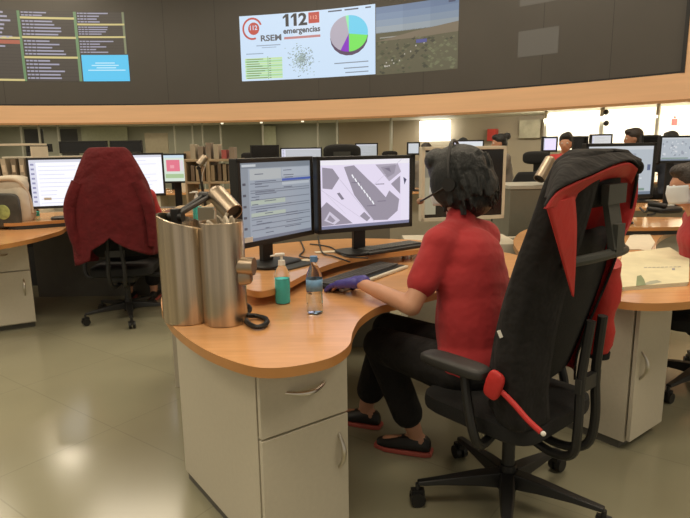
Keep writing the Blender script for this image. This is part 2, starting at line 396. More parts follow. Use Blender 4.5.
def backpanel(x0, x1, y0, y1, r, m, name, label, cat, th=.04, group=None):
    a, b = ppost(x0, r=r), ppost(x1, r=r); c = (a+b)/2; dd = (b-a); Y = c.y
    zt, zb = ZQ((x0+x1)/2, y0, Y), ZQ((x0+x1)/2, y1, Y); zt = min(zt, 2.02)
    mb = MB(); mb.box((0, 0, (zt+zb)/2), (dd.length, th, zt-zb), m)
    o = mb.build(name, bevel=.004); o.location = (c.x, c.y, zb); o.rotation_euler.z = math.atan2(dd.y, dd.x); return tag(o, label, cat, group)
dkp = mat('dark_glass_panel', (.05, .052, .05), .4)
backpanel(25, 44, 129, 175, RR+.9, dkp, 'dark_wall_screen', 'dark upright panel hanging behind left desk row, left of the two', 'panel')
backpanel(61, 78, 129, 170, RR+.9, dkp, 'dark_wall_screen', 'dark upright panel hanging behind left desk row, right of the two', 'panel')
backpanel(82, 128, 126, 200, RR+2.3, mat('pale_sage', (.42, .44, .31), .6), 'sage_wall_panel', 'pale green tall panel on the wall behind the red jacket', 'panel')
backpanel(262, 276, 126, 200, RR+2.3, mat('pale_sage', (.42, .44, .31), .6), 'sage_wall_panel', 'narrow pale green tall panel above the front left monitor', 'panel')
backpanel(145, 168, 133, 153, RR+.3, mat('beige_board', (.36, .32, .22), .7), 'notice_board', 'beige square board behind the small pink-mapped screen', 'board')
# bright window with its white sill light
wa, wb = ppost(420, r=RR+2.2), ppost(450, r=RR+2.2)
wz1, wz0 = ZQ(435, 121, wa.y), ZQ(435, 141, wa.y)
mb = MB(); mb.box((0, 0, (wz0+wz1)/2), ((wb-wa).length, .05, wz1-wz0), glow((1, .97, .86), 5))
o = mb.build('window_1'); o.location = ((wa.x+wb.x)/2, (wa.y+wb.y)/2, wz0); o.rotation_euler.z = math.atan2(wb.y-wa.y, wb.x-wa.x); struct(o)
wa, wb = ppost(419, r=RR+.2), ppost(450, r=RR+.2)
mb = MB(); mb.box((0, 0, 0), ((wb-wa).length, .12, .05), glow((1, .95, .8), 1.6)); o = mb.build('strip_light'); o.location = ((wa.x+wb.x)/2, (wa.y+wb.y)/2, 2.005); o.rotation_euler.z = math.atan2(wb.y-wa.y, wb.x-wa.x); tag(o, 'thin glowing strip light under the beech band above bright window', 'light')
backpanel(488, 497, 129, 141, RR+2.2, red_pt, 'fire_hose_cabinet', 'red square box with pale disc on the tan back wall', 'cabinet', .15)
backpanel(519, 540, 120, 138, RR+2.2, mat('pinboard', (.42, .38, .27), .8, var=.3, scale=4), 'pin_board', 'pale framed board on tan wall right of the red box', 'board')
# fire extinguisher sign on the far right wall
def onwall(x, y, r):
    p = ppost(x, r=r); p.z = ZQ(x, y, p.y); return p
t = thing('fire_sign', 'small red and white fire sign on bright wall at far right', 'sign', onwall(673, 121, RR+1.42), facing(onwall(673, 121, RR+1.42)))
mb = MB(); mb.box((0, 0, 0), (.12, .02, .20), white_pl); mb.build('backing', t)
mb = MB(); mb.box((0, -.012, -.02), (.10, .01, .12), red_pt); mb.cyl((0, -.013, .05), (0, -.013, .09), .02, .012, red_pt); mb.build('red_symbol', t)
for i, x in enumerate((604, 605)):
    p = onwall(x, 115+11*i, RR+.18); mb = MB(); mb.ell((0, 0, 0), (.05, .05, .05), blk); o = mb.build('door_fitting'); o.location = p; tag(o, 'small black round fitting on the grey post, %s one' % ('upper', 'lower')[i], 'fitting', 'fittings on the grey post')
# small downlights along the lip of the soffit
for i, x in enumerate((223, 303, 262)):
    p = ppost(x, r=RR-.02); mb = MB(); mb.cyl((0, 0, 0), (0, 0, .03), .03, .035, glow((1, .86, .6), 1.4)); o = mb.build('downlight'); o.location = (p.x, p.y, 1.955)
    tag(o, ('tiny round downlight under the band above front left monitor, leftmost', 'tiny round downlight under the band near right monitor, rightmost', 'tiny round downlight under the band, middle of three')[i], 'light', 'soffit downlights')
#@@FURN
# ---------------------------------------------------------------- furniture makers
def pedestal(name, label, corner, ang, wd, dp, ztop, drawer=True, group=None):
    """corner: front-left corner on the floor, front face runs along ang, depth runs to ang+90"""
    t = thing(name, label, 'cabinet', (corner[0], corner[1], 0), ang, group)
    mb = MB(); mb.box((wd/2, dp/2+.01, ztop/2+.02), (wd, dp, ztop-.04), lam); mb.build('body', t, bevel=.002)
    mb = MB(); mb.box((wd/2, dp/2+.02, .02), (wd-.02, dp-.03, .04), lam_d); mb.build('plinth', t)
    def handle(par, x, z, L, vert):
        pts = []
        for k in range(13):
            s = -1+2*k/12; off = .032*(1-s*s)+.002; c = s*L/2
            pts.append((x, -.012-off, z+c) if vert else (x+c, -.012-off, z-.006*(1-s*s)))
        h = MB(); h.tube(pts, [.005+.004*(1-abs(-1+2*k/12)) for k in range(13)], chrome, 10); h.build('handle', par)['label'] = 'curved satin metal handle'
    zs = ztop-.235 if drawer else ztop-.01
    if drawer:
        mb = MB(); mb.box((wd/2, -.008, (zs+ztop)/2), (wd-.002, .018, ztop-zs-.01), lam); d = mb.build('drawer', t, bevel=.002); handle(d, wd*.5, ztop-.10, .15, False)
    mb = MB(); mb.box((wd/2, -.008, (zs+.05)/2), (wd-.002, .018, zs-.055), lam); d = mb.build('door', t, bevel=.002); handle(d, wd*.88 if drawer else wd*.14, zs-.13 if drawer else .40, .13, True)
    return t
def desktop(name, label, pts, z=.73, th=.032, n=6):
    mb = MB(); mb.prism([(p.x, p.y) for p in spline(pts, n, True)], z-th, z, wood, wood_edge)
    o = mb.build(name, bevel=.004); return tag(o, label, 'desk')

def star_chair(name, label, loc, rz, head=True, group=None, full=True):
    t = thing(name, label, 'chair', (loc[0], loc[1], 0), rz, group)
    for k in range(5):
        a = rad(141+72*k); c, s = cos(a), sin(a); mb = MB()
        L = .345
        rs = []
        for u, hw, z0, z1 in ((.03, .032, .075, .135), (.12, .028, .085, .128), (.24, .021, .088, .112), (L, .016, .085, .10)):
            rs.append([V((c*u - s*y, s*u + c*y, z)) for y, z in ((-hw, z0), (hw, z0), (hw*.8, z1), (-hw*.8, z1))])
        mb.rings(rs, blk); mb.build('leg', t, bevel=.004)
        mb = MB(); cx, cy = c*L, s*L
        for e in (-1, 1):
            wy = .016*e; mb.cyl((cx - s*wy*.35, cy + c*wy*.35, .03), (cx - s*wy*1.6, cy + c*wy*1.6, .03), .03, .028, blk, 18)
        mb.cyl((cx, cy, .03), (cx, cy, .09), .009, .009, blk2, 10); mb.box((cx, cy, .055), (.05, .028, .02), blk, a); mb.build('caster', t)
    mb = MB(); mb.cyl((0, 0, .06), (0, 0, .16), .038, .030, blk); mb.cyl((0, 0, .15), (0, 0, .36), .024, .024, blk2); mb.build('gas_lift', t)
    mb = MB(); mb.sq((0, -.02, .345), (.10, .13, .03), blk2, .3, .3); mb.cyl((.1, .03, .345), (.24, .05, .34), .006, .006, blk, 8); mb.build('tilt_mechanism', t)
    mb = MB(); mb.sq((0, .02, .415), (.245, .24, .048), fab_chair, .45, .35); mb.build('seat', t)
    mb = MB()
    for e in (-1, 1):
        pts = spline([(.02*e, -.05, .33), (.035*e, -.18, .30), (.05*e, -.27, .33), (.06*e, -.29, .43), (.05*e, -.285, .60), (.04*e, -.30, .80)], 5)
        mb.tube(pts, .016, blk, 10)
    mb.box((0, -.285, .58), (.14, .02, .05), blk2); mb.build('back_bar', t)
    def bk(i, j):
        x = -.23+.46*i; z = .52+.56*j; e = 1-.25*(max(0, j-.7)/.3)**2-.12*(max(0, .3-j)/.3)**2
        return (x*e, -.135-.02*sin(j*PI*.9)+.03*(x/.23)**2 - .13*j, z)
    mb = MB(); mb.grid(bk, 14, 14, fab_chair); mb.build('backrest', t, solid=.045, sub=1)
    for e in (-1, 1):
        mb = MB(); mb.tube(spline([(.17*e, -.05, .37), (.27*e, -.06, .36), (.30*e, -.05, .42), (.295*e, -.02, .52), (.285*e, 0, .60)], 4), .017, blk, 10)
        a_ = mb.build('armrest', t)
        mb = MB(); mb.sq((.283*e, .045, .622), (.046, .135, .021), blk2, .5, .5); mb.build('arm_pad', a_)
    if head:
        mb = MB(); mb.sq((0, -.265, 1.22), (.135, .035, .065), fab_chair, .6, .6); mb.build('headrest', t)
        mb = MB(); mb.box((0, -.325, 1.13), (.075, .018, .20), grey_pl, R=Matrix.Rotation(rad(-12), 3, 'X')); mb.box((0, -.34, 1.06), (.05, .03, .10), grey_pl)
        mb.box((0, -.325, 1.20), (.12, .022, .06), grey_pl); mb.tube(spline([(-.19, -.27, 1.00), (-.1, -.325, 1.015), (0, -.34, 1.02), (.1, -.325, 1.015), (.19, -.27, 1.00)], 4), .016, grey_pl, 10)
        mb.build('headrest_bracket', t)
    return t
def monitor(label, a, b, ztop, H, zbase, draw=None, frame=blk, bez=.018, name='monitor', group=None, depth=.045, base=True):
    """a, b: floor points of the left and right edge of the panel (seen from its user)"""
    d = b-a; wd = d.length; c = (a+b)/2; t = thing(name, label, 'monitor', (c.x, c.y, zbase), math.atan2(d.y, d.x), group)
    z1 = ztop-zbase; z0 = z1-H
    mb = MB(); mb.box((0, depth/2, (z0+z1)/2), (wd, depth, H), frame); mb.sq((0, depth+.01, (z0+z1)/2), (wd*.32, .03, H*.32), frame, .4, .4)
    for e in (-1, 1): mb.box((e*(wd/2-bez/2), -.003, (z0+z1)/2), (bez, .008, H), frame)
    mb.box((0, -.003, z1-bez/2), (wd, .008, bez), frame); mb.box((0, -.003, z0+bez*.6), (wd, .008, bez*1.2), frame)
    mb.build('casing', t, bevel=.003)
    s = Scr(wd-2*bez, H-2.2*bez, (0, -.0012, (z0+z1)/2+.1*bez))
    (draw or plain)(s); s.mb.build('screen', t)
    if base:
        mb = MB(); mb.box((0, depth+.045, z0*.5+.05), (.07, .03, z0+.12), frame); mb.box((0, depth+.02, z0+.07), (.07, .06, .08), frame); mb.build('stand', t, bevel=.004)
        mb = MB(); mb.sq((0, .05, .009), (.14, .10, .009), frame, .4, .5); mb.build('base', t)
    return t
class Scr:
    def __init__(s, w, h, c): s.w, s.h, s.c, s.mb = w, h, V(c), MB()
    def pt(s, a, b, l): return s.c + V(((a-.5)*s.w, -.0006*l, (b-.5)*s.h))
    def rect(s, a0, b0, a1, b1, col, l=1, st=1.0): s.mb.add([s.pt(a0, b0, l), s.pt(a1, b0, l), s.pt(a1, b1, l), s.pt(a0, b1, l)], [(0, 1, 2, 3)], glow(srgb(*col), st))
    def poly(s, pts, col, l=1): s.mb.add([s.pt(a, b, l) for a, b in pts], [tuple(range(len(pts)))], glow(srgb(*col), 1))
def plain(s): s.rect(0, 0, 1, 1, (200, 205, 210), 0)
def dark_scr(s): s.mb.add([s.pt(0, 0, 0), s.pt(1, 0, 0), s.pt(1, 1, 0), s.pt(0, 1, 0)], [(0, 1, 2, 3)], mat('switched_off_glass', (.012, .012, .012), .2))
def form_scr(s):
    s.rect(0, 0, 1, 1, (150, 158, 170), 0); s.rect(0, .93, 1, 1, (120, 128, 138)); s.rect(.02, .95, .2, .98, (190, 195, 200), 2); s.rect(0, .0, 1, .04, (110, 115, 130))
    s.rect(0, .04, .10, .93, (135, 142, 152), 1); s.rect(.12, .78, .55, .92, (172, 176, 178), 1); s.rect(.56, .80, .98, .92, (165, 172, 182), 1)
    s.rect(.56, .745, 1, .775, (70, 90, 165), 2); s.rect(.56, .69, .98, .74, (175, 182, 190), 1)
    q = random.Random(5)
    for b in (.73, .64, .61, .52, .43, .40, .30, .27, .2, .13): s.rect(.12, b, .98, b+.012, (118, 124, 136), 2)
    for i in range(26):
        a = q.choice([.13, .18, .58, .6, .3]); b = .08+.032*i; s.rect(a, b, a+q.uniform(.05, .3), b+.011, (95, 100, 115), 3)
    for b in (.3, .46): s.rect(.12, b, .6, b+.06, (170, 180, 168), 1)
    for i in range(5): s.rect(.02, .16+.14*i, .06, .19+.14*i, (80, 80, 90), 3)
def map_scr(s):
    s.rect(0, 0, 1, 1, (226, 217, 238), 0); s.rect(0, .93, 1, 1, (236, 232, 240)); s.rect(0, 0, 1, .045, (120, 122, 150)); s.rect(.90, .05, 1, .93, (228, 222, 240), 2)
    g = (150, 143, 158)
    s.poly([(.25, .90), (.36, .92), (.52, .70), (.60, .60), (.72, .42), (.76, .52), (.88, .38), (.86, .20), (.74, .07), (.58, .08), (.50, .22), (.36, .48)], g, 1)
    s.poly([(.02, .60), (.02, .90), (.13, .88), (.20, .74), (.12, .58)], g); s.poly([(.0, .05), (0, .32), (.06, .40), (.34, .06)], g)
    s.poly([(.03, .13), (.09, .26), (.2, .12), (.14, .06)], (205, 198, 215), 2); s.poly([(.06, .14), (.09, .21), (.15, .12), (.12, .09)], g, 3)
    s.poly([(.60, .92), (.86, .93), (.90, .80), (.76, .66)], (172, 164, 180)); s.poly([(.66, .88), (.84, .91), (.82, .78), (.74, .72)], (150, 143, 158), 2); s.poly([(.70, .86), (.76, .87), (.78, .80)], (120, 112, 130), 3)
    s.poly([(.78, .62), (.89, .74), (.89, .46)], g); s.poly([(.17, .52), (.20, .53), (.25, .43), (.22, .42)], (130, 125, 140), 2); s.poly([(.42, .16), (.47, .22), (.54, .12), (.50, .07)], g)
    for k in range(9): s.poly([(.05+.02*k, .52-.03*k), (.055+.02*k, .52-.03*k), (.11+.02*k, .44-.03*k), (.105+.02*k, .44-.03*k)], (205, 200, 215), 1.5)
    for (a, b, c_, d_) in ((.0, .58, .42, .08), (.20, .72, .58, .0), (.58, .62, .90, .93)): s.poly([(a, b), (a+.008, b), (c_+.008, d_+.06), (c_, d_+.06)], (200, 192, 212), 1.2)
    for k in range(8):
        a = .335+.032*k; b = .78-.058*k; s.poly([(a-.006, b), (a+.006, b+.01), (a+.026, b-.045), (a+.014, b-.052)], (245, 245, 250), 3)
    for (a, b) in ((.33, .66), (.5, .3), (.62, .36), (.6, .62)): s.rect(a, b, a+.1, b+.012, (120, 112, 130), 3)
    s.poly([(.925, .72), (.965, .68), (.94, .60)], (70, 70, 100), 4)
def map2(s):
    s.rect(0, 0, 1, 1, (176, 184, 192), 0); s.rect(0, .93, 1, 1, (196, 200, 205)); s.rect(0, 0, 1, .06, (110, 122, 138)); s.rect(.03, .08, .9, .13, (120, 142, 130))
    q = random.Random(9)
    for i in range(34):
        a, b = q.uniform(.03, .82), q.uniform(.16, .84); w_, h_ = q.uniform(.03, .09), q.uniform(.03, .09); k = q.uniform(-.02, .03)
        s.poly([(a, b), (a+w_, b+k), (a+w_, b+h_), (a+k, b+h_)], q.choice([(140, 148, 160), (150, 156, 168), (205, 208, 212)]), 1+i*.02)
    s.rect(.92, .5, .97, .62, (90, 100, 130), 3)
def doc(base=(238, 238, 246), seed=1, line=(205, 205, 222)):
    def f(s):
        s.rect(0, 0, 1, 1, base, 0, 1.15); q = random.Random(seed); s.rect(0, .94, 1, 1, (215, 216, 228)); s.rect(0, 0, .10, .94, (222, 222, 236))
        for i in range(9): s.rect(.02, .08+.1*i, .07, .12+.1*i, (150, 150, 185), 2)
        for i in range(10): s.rect(.13, .06+.088*i, .13+q.uniform(.2, .8), .07+.088*i, line, 2)
    return f
def pink(s):
    s.rect(0, 0, 1, 1, (214, 226, 214), 0); s.rect(.12, .38, .78, .82, (226, 120, 140)); s.rect(.05, .12, .95, .28, (170, 196, 150)); s.rect(.3, .5, .5, .62, (236, 160, 170), 2); s.rect(0, .9, 1, 1, (200, 220, 235)); s.rect(.82, .4, .95, .8, (226, 214, 222))
def half_pale(s):  # dark screen with paler patches at its left
    dark_scr(s); s.rect(.0, .05, .14, .95, (150, 142, 118)); s.rect(0, .6, .22, .97, (120, 114, 98), 2)

# ---------------------------------------------------------------- people
def Rz3(f, up=(0, 0, 1)):                              # columns right, forward, up
    f = V(f).normalized(); up = V(up); r = f.cross(up).normalized(); u = r.cross(f); return Matrix(((r.x, f.x, u.x), (r.y, f.y, u.y), (r.z, f.z, u.z)))
def hand(mb, wr, d, nrm, side, m, k=1.0, curl=.5, grow=0):
    """wr wrist, d towards the knuckles, nrm back of the hand, side +1 when the thumb is on the right"""
    d = V(d).normalized(); n = (V(nrm)-d*V(nrm).dot(d)).normalized(); x = d.cross(n)*side
    kn = wr + d*.085*k
    for o, q in ((-.028, .9), (-.009, 1), (.011, 1), (.029, .92)):
        mb.caps(wr + x*o*.55*k, kn + x*o*k - d*.004, (.017+grow)*k, (.0135+grow)*k, m)
    for o, L in ((-.031, .060), (-.0105, .075), (.011, .081), (.032, .072)):    # little finger to index
        p = kn + x*o*k; dd = (d + x*o*2.2).normalized(); r = (.0085+grow)*k; a = 0
        for i, f in enumerate((.45, .32, .25)):
            a += curl*(.35, .8, .5)[i]; e = dd*cos(a) - n*sin(a); q = p + e*L*f*k*1.05; mb.caps(p, q, r, r*.92, m, 10); p = q; r *= .92
    p = wr + x*.022*k + d*.02*k; a1 = (d*.75 + x*.75 - n*.25).normalized(); q = p + a1*.042*k; mb.caps(p, q, (.0145+grow)*k, (.0115+grow)*k, m, 10)
    a2 = (d*.95 + x*.30 - n*.35).normalized(); q2 = q + a2*.034*k; mb.caps(q, q2, (.0115+grow)*k, (.0095+grow)*k, m, 10); mb.caps(q2, q2+a2*.022*k, (.0095+grow)*k, (.008+grow)*k, m, 10)
def head_parts(mb, c, f, m, up=(0, 0, 1)):
    R = Rz3(f, up); L = lambda x, y, z: c + R @ V((x, y, z))
    mb.ell(L(0, -.012, .025), (.074, .093, .088), m, R); mb.ell(L(0, .018, -.03), (.058, .070, .078), m, R); mb.ell(L(0, .05, -.075), (.036, .032, .026), m, R)
    mb.caps(L(0, .088, .005), L(0, .102, -.022), .008, .013, m); mb.caps(L(-.02, .078, -.05), L(.02, .078, -.05), .009, .009, m); mb.caps(L(-.03, .082, .022), L(.03, .082, .022), .009, .009, m)
    for e in (-1, 1): mb.ell(L(.075*e, -.005, -.005), (.009, .018, .031), m, R)
    return R, L
def person(label, loc, rz, J, hair, hmat, smat, skinm=skin, group=None, mask=True, gloves=False, vox=.011, tmat=trous, headset=True, name='person', legs=True, hairfn=None, sleeve=.62):
    t = thing(name, label, 'person', (loc[0], loc[1], 0), rz, group)
    j = {k: V(v) for k, v in dict(hip=(0, 0, .54), chest=(0, .03, .84), neck=(0, .06, 1.05), head=(0, .10, 1.20), hf=(0, 1, -.1),
         sl=(-.17, .045, 1.0), sr=(.17, .045, 1.0), el=(-.235, .13, .77), er=(.235, .13, .77), wl=(-.17, .37, .765), wr=(.17, .37, .765),
         kl=(-.10, .44, .50), kr=(.10, .44, .50), al=(-.11, .42, .10), ar=(.11, .42, .10), tl=(-.02, 1, 0), tr=(.02, 1, 0), dl=(0, 1, -.1), dr=(0, 1, -.1)).items()}
    j.update({k: V(v) for k, v in J.items()})
    b = MB()
    def torso(mb, g, m, low=True):
        up = (j['chest']-j['hip']).normalized(); R = Rz3(V((0, 1, 0)) - up*up.y, up) if abs(up.y) < .99 else Matrix.Identity(3)
        if low: mb.ell(j['hip']+V((0, 0, .0)), (.165+g, .125+g, .115+g), m, R)
        mid = (j['hip']*.5+j['chest']*.5); mb.ell(mid, (.135+g, .105+g, .16+g), m, R)
        mb.ell(j['chest'], (.155+g, .112+g, .165+g), m, R); mb.ell(j['chest']*.55+j['neck']*.45, (.15+g, .095+g, .10+g), m, R)
        for s in ('sl', 'sr'): mb.caps(j['neck']-V((0, 0, .045)), j[s], .056+g, .058+g, m)
        if g: mb.ell(j['chest']*.42+j['neck']*.58-V((0, 0, .045)), (.215, .120, .115), m, R); mb.caps(j['chest']+V((0, 0, .08)), j['hip']+V((0, .0, .0)), .125+g, .135+g, m, 24, .80, (0, 1, 0)); mb.ell(mid, (.155+g, .12+g, .26), m, R)
    torso(b, 0, skinm)
    b.caps(j['neck']-V((0, 0, .03)), j['head']+V((0, -.01, -.05)), .055, .050, skinm)
    R, L = head_parts(b, j['head'], j['hf'], skinm)
    for s in 'lr':
        b.caps(j['s'+s], j['e'+s], .048, .038, skinm); b.caps(j['e'+s], j['e'+s]*.35+j['w'+s]*.65, .039, .031, skinm); b.caps(j['e'+s]*.35+j['w'+s]*.65, j['w'+s], .031, .024, skinm)
        hand(b, j['w'+s], j['d'+s], (0, 0, 1), 1 if s == 'l' else -1, skinm, k=.95)
        if legs:
            hs = j['hip']+V((-.085 if s == 'l' else .085, .02, -.02)); b.caps(hs, j['k'+s], .082, .056, skinm); b.caps(j['k'+s], j['k'+s]*.6+j['a'+s]*.4, .056, .054, skinm); b.caps(j['k'+s]*.6+j['a'+s]*.4, j['a'+s], .054, .036, skinm)
            td = j['t'+s].normalized(); b.caps(j['a'+s]-V((0, 0, .045))-td*.03, j['a'+s]+td*.13-V((0, 0, .065)), .036, .026, skinm)
    b.build('body', t, vox=vox, relax=3)
    s_ = MB(); torso(s_, .016, smat)
    for s in 'lr':
        e = j['s'+s].lerp(j['e'+s], sleeve) if sleeve <= 1 else j['e'+s]; s_.caps(j['s'+s], e, .068, .062 if sleeve <= 1 else .052, smat)
        if sleeve > 1: s_.caps(j['e'+s], j['e'+s].lerp(j['w'+s], .9), .050, .036, smat)
    s_.caps(j['neck']-V((0, 0, .02)), j['neck']+V((0, .0, .012)), .066, .060, smat)
    s_.build('shirt', t, vox=vox, relax=int(.09/vox))
    if legs:
        p_ = MB(); up = V((0, 0, 1)); p_.ell(j['hip']-V((0, -.01, .02)), (.185, .15, .105), tmat)
        for s in 'lr':
            hs = j['hip']+V((-.085 if s == 'l' else .085, .02, -.02)); cf = j['k'+s].lerp(j['a'+s], .78)
            p_.caps(hs, j['k'+s], .10, .078, tmat); p_.caps(j['k'+s], cf, .078, .070, tmat)
        p_.build('trousers', t, vox=vox, relax=4)
        for s in 'lr':
            td = j['t'+s].normalized(); q = MB(); a = j['a'+s]; z = V((0, 0, -a.z)); x = V((td.y, -td.x, 0)); rs = []
            for u, hw, h in ((-.075, .025, .05), (-.06, .036, .075), (-.01, .040, .085), (.05, .042, .065), (.11, .045, .048), (.155, .036, .038), (.178, .016, .03)):
                c = a+z+td*u; rs.append([c+x*(hw*e)+V((0, 0, h*f+.012)) for e, f in ((-1, 0), (-1, .5), (-.6, 1), (.6, 1), (1, .5), (1, 0))])
            q.rings(rs, blk); sh = q.build('shoe', t, sub=1)
            q = MB(); rs = []
            for u, hw in ((-.082, .028), (-.05, .042), (.05, .046), (.13, .045), (.185, .02)):
                c = a+z+td*u; rs.append([c+x*(hw*e)+V((0, 0, h)) for e, h in ((-1, .001), (-1, .02), (1, .02), (1, .001))])
            q.rings(rs, mat('coral_sole', (.42, .085, .065), .6)); q.build('sole', sh, bevel=.004)
    h = MB()
    (hairfn or hair_short)(h, L, R, hmat); h.build('hair', t, vox=.0055 if vox < .01 else .009, relax=1)
    for e in (-1, 1):
        q = MB(); q.ell(L(.03*e, .078, .008), (.012, .008, .009), white_pl, R); q.ell(L(.03*e, .0845, .008), (.005, .003, .005), blk, R); q.build('eye', t)
    if mask:
        def mk(i, k_):
            a = rad(-80+160*i); z = .012-.10*k_; r = .094+.012*sin(PI*i)*1-.02*abs(k_-.45)
            return L(.072*sin(a)*(1-.15*k_), -.005+r*cos(a)*1.12, z)
        q = MB(); q.grid(mk, 15, 8, mask_m)
        o = q.build('face_mask', t, solid=.003)
        q = MB(); 
        for e in (-1, 1): q.tube([L(.070*e, .02, -.005), L(.080*e, -.02, .025), L(.078*e, -.03, -.01), L(.066*e, .012, -.065)], .0018, white_pl, 5)
        q.build('mask_loop', t)
    if headset:
        bw = .128 if hairfn is hair_bob else .104; hs = MB(); pts = [L(bw*cos(rad(a)), -.012+.0*a, .01+(bw+.028)*sin(rad(a))) for a in range(-4, 190, 8)]; hs.tube(pts, .006, blk2, 8)
        for e in (-1, 1): hs.cyl(L(.088*e, -.01, -.005), L((bw+.008)*e, -.01, -.005), .030, .026, blk, 18)
        o = hs.build('headset', t)
        q = MB(); q.tube(spline([L(-bw, 0, -.01), L(-.105-.4*(bw-.104), .06, -.035), L(-.075, .115, -.055), L(-.035, .145, -.062)], 4), .004, blk, 8); q.build('microphone_boom', o)
        q = MB(); q.ell(L(-.028, .148, -.063), (.014, .016, .013), mat('foam_tip', (.35, .22, .15), .9), R); q.build('microphone_tip', o)
    if gloves:
        for s in 'lr':
            g = MB(); hand(g, j['w'+s]+j['d'+s].normalized()*.004, j['d'+s], (0, 0, 1), 1 if s == 'l' else -1, glove_b, k=1.12, grow=.003, curl=.34)
            g.caps(j['w'+s]-j['d'+s].normalized()*.03, j['w'+s]+j['d'+s].normalized()*.02, .030, .028, glove_b); g.build('glove', t, vox=.0045, relax=1)
    return t, j
def hair_short(h, L, R, m):
    h.ell(L(0, -.025, .045), (.085, .098, .085), m, R); h.ell(L(0, -.05, -.01), (.075, .07, .085), m, R); h.ell(L(0, .03, .085), (.06, .06, .04), m, R)
def hair_bob(h, L, R, m):
    h.ell(L(0, -.02, .055), (.115, .125, .095), m, R); h.ell(L(0, -.055, -.01), (.115, .105, .10), m, R); h.ell(L(0, -.075, -.075), (.095, .075, .075), m, R); h.ell(L(0, -.06, -.115), (.075, .05, .04), m, R)
    for e in (-1, 1):
        h.ell(L(.088*e, .005, .0), (.036, .075, .095), m, R); h.ell(L(.082*e, -.03, -.06), (.032, .045, .05), m, R)
    h.ell(L(0, .065, .095), (.085, .05, .05), m, R)
    q = random.Random(2)
    for k in range(150):                                # locks of hair
        a = q.uniform(0, 2*PI); z = q.uniform(-.05, .12); r = math.sqrt(max(.05, 1-((z-.03)/.14)**2))
        x, y = .112*r*cos(a), -.03+.125*r*sin(a)
        if y > .06 and z < .05: continue
        w_ = q.uniform(-.012, .012); h.tube([L(x*.97, y*.97, z), L(x*1.06, y*1.04-.006, z-.04), L(x*1.07+w_, y*1.03-.012, z-.085)], [.010, .008, .004], m, 6)
def hair_bun(h, L, R, m):
    hair_short(h, L, R, m); h.ell(L(0, -.12, .08), (.05, .05, .05), m, R)
#@@FRONT
# ---------------------------------------------------------------- front workstation
DZ = .73
PA = math.atan2(.61, .79)
pc = P(259, 443, .45); a2 = P(347, 412, .45)
PANG = math.atan2(a2.y-pc.y, a2.x-pc.x)
pedestal('desk_pedestal', 'greige drawer cabinet with curved metal handles under rounded front desk end', (pc.x, pc.y), PANG, .335, .66, .695)
out = [P(*q, DZ) for q in ((161, 303), (165, 315), (178, 331), (206, 350), (242, 364), (269, 368), (301, 365), (332, 357), (349, 345), (353, 331), (361, 318), (378, 307), (398, 302))]
out += [V((.52, 2.50, DZ)), V((.80, 2.68, DZ)), V((.98, 2.95, DZ)), V((.92, 3.35, DZ)), V((.30, 3.62, DZ)), V((-.40, 3.66, DZ)), V((-.93, 3.45, DZ)), V((-.97, 3.05, DZ)), V((-.86, 2.66, DZ))]
desktop('front_desk', 'rounded beech desktop curving in around the seated person in red', out)
mb = MB(); mb.box((.75, 2.92, .349), (.04, .55, .698), lam, rz=.5); tag(mb.build('desk_support_panel'), 'greige support panel under front desk beyond the seated person', 'panel')
mb = MB(); mb.box((-.75, 3.2, .349), (.5, .04, .698), lam, rz=.2); tag(mb.build('desk_support_panel'), 'greige support panel under front desk beyond the steel tubes', 'panel')
# raised monitor shelf
SZ = .795
so = [P(*q, SZ) for q in ((240, 282), (247, 289), (264, 291), (286, 284), (308, 273), (330, 264), (360, 256.5), (410, 250.5), (425, 249))]
so += [V((.62, 3.15, SZ)), V((.45, 3.42, SZ)), V((-.1, 3.5, SZ)), V((-.72, 3.1, SZ)), V((-.66, 2.75, SZ))]
t = thing('monitor_shelf', 'raised beech shelf along the back of front desk under two monitors', 'shelf', (-.1, 2.9, DZ))
mb = MB(); mb.prism([(p.x, p.y) for p in spline(so, 6, True)], SZ-.026, SZ, wood, wood_edge); mb.build('shelf_board', t, world=True, bevel=.003)
for x, y in ((-.50, 2.75), (-.2, 3.1), (.35, 3.2), (-.35, 3.0)): mb = MB(); mb.cyl((x, y, DZ), (x, y, SZ-.026), .03, .03, chrome); mb.build('shelf_foot', t, world=True)
# monitors
ml = monitor('black widescreen monitor showing a grey-blue form, standing left on front desk', XQ(235, 2.50), XQ(311.5, 2.93), 1.308, .395, SZ, form_scr, bez=.020)
mr = monitor('black widescreen monitor showing white street map beside gloved person', XQ(316, 2.86), XQ(412.3, 3.12), 1.306, .385, SZ, map_scr, bez=.019)
mb = MB(); mb.box((.085-.3, -.008, .155), (.05, .004, .022), paper_w); mb.build('asset_sticker', ml)
# steel tubes
def steel_tube(px, py, r, ztop, label, dz=DZ, name='steel_tube', cut=0, sx=1):
    p = P(px, py, dz); c = V((p.x, p.y+r*.95, dz)); o_ = thing(name, label, 'steel tube', c, 0, 'brushed steel tubes on front desk')
    H = ztop-dz; mb = MB()
    mb.lathe([(r-.004, 0), (r, .003), (r, H-.003), (r-.002, H), (r-.007, H), (r-.008, H-.004), (r-.008, .004), (0.001, .004)], steel, n=48, c1=False); mb.v = [V((q.x, q.y, q.z-(cut*q.x if q.z > .2 else 0))) for q in mb.v]; mb.build('tube_wall', o_)
    o_.scale = (sx, 1, 1); return o_, c
c1z = 1.115
tl_, cl_ = steel_tube(183, 326, .092, 1.10, 'wider brushed steel tube on left end of front desk', cut=.30)
tr_, cr_ = steel_tube(222, 328, .079, 1.10, 'slimmer brushed steel tube beside the left monitor')
mb = MB()
for k in range(7):
    a = k*.9; mb.box((.012*cos(a), .012*sin(a)+.02, .17), (.06, .0015, .16), (paper, paper_w, cream)[k % 3], rz=a)
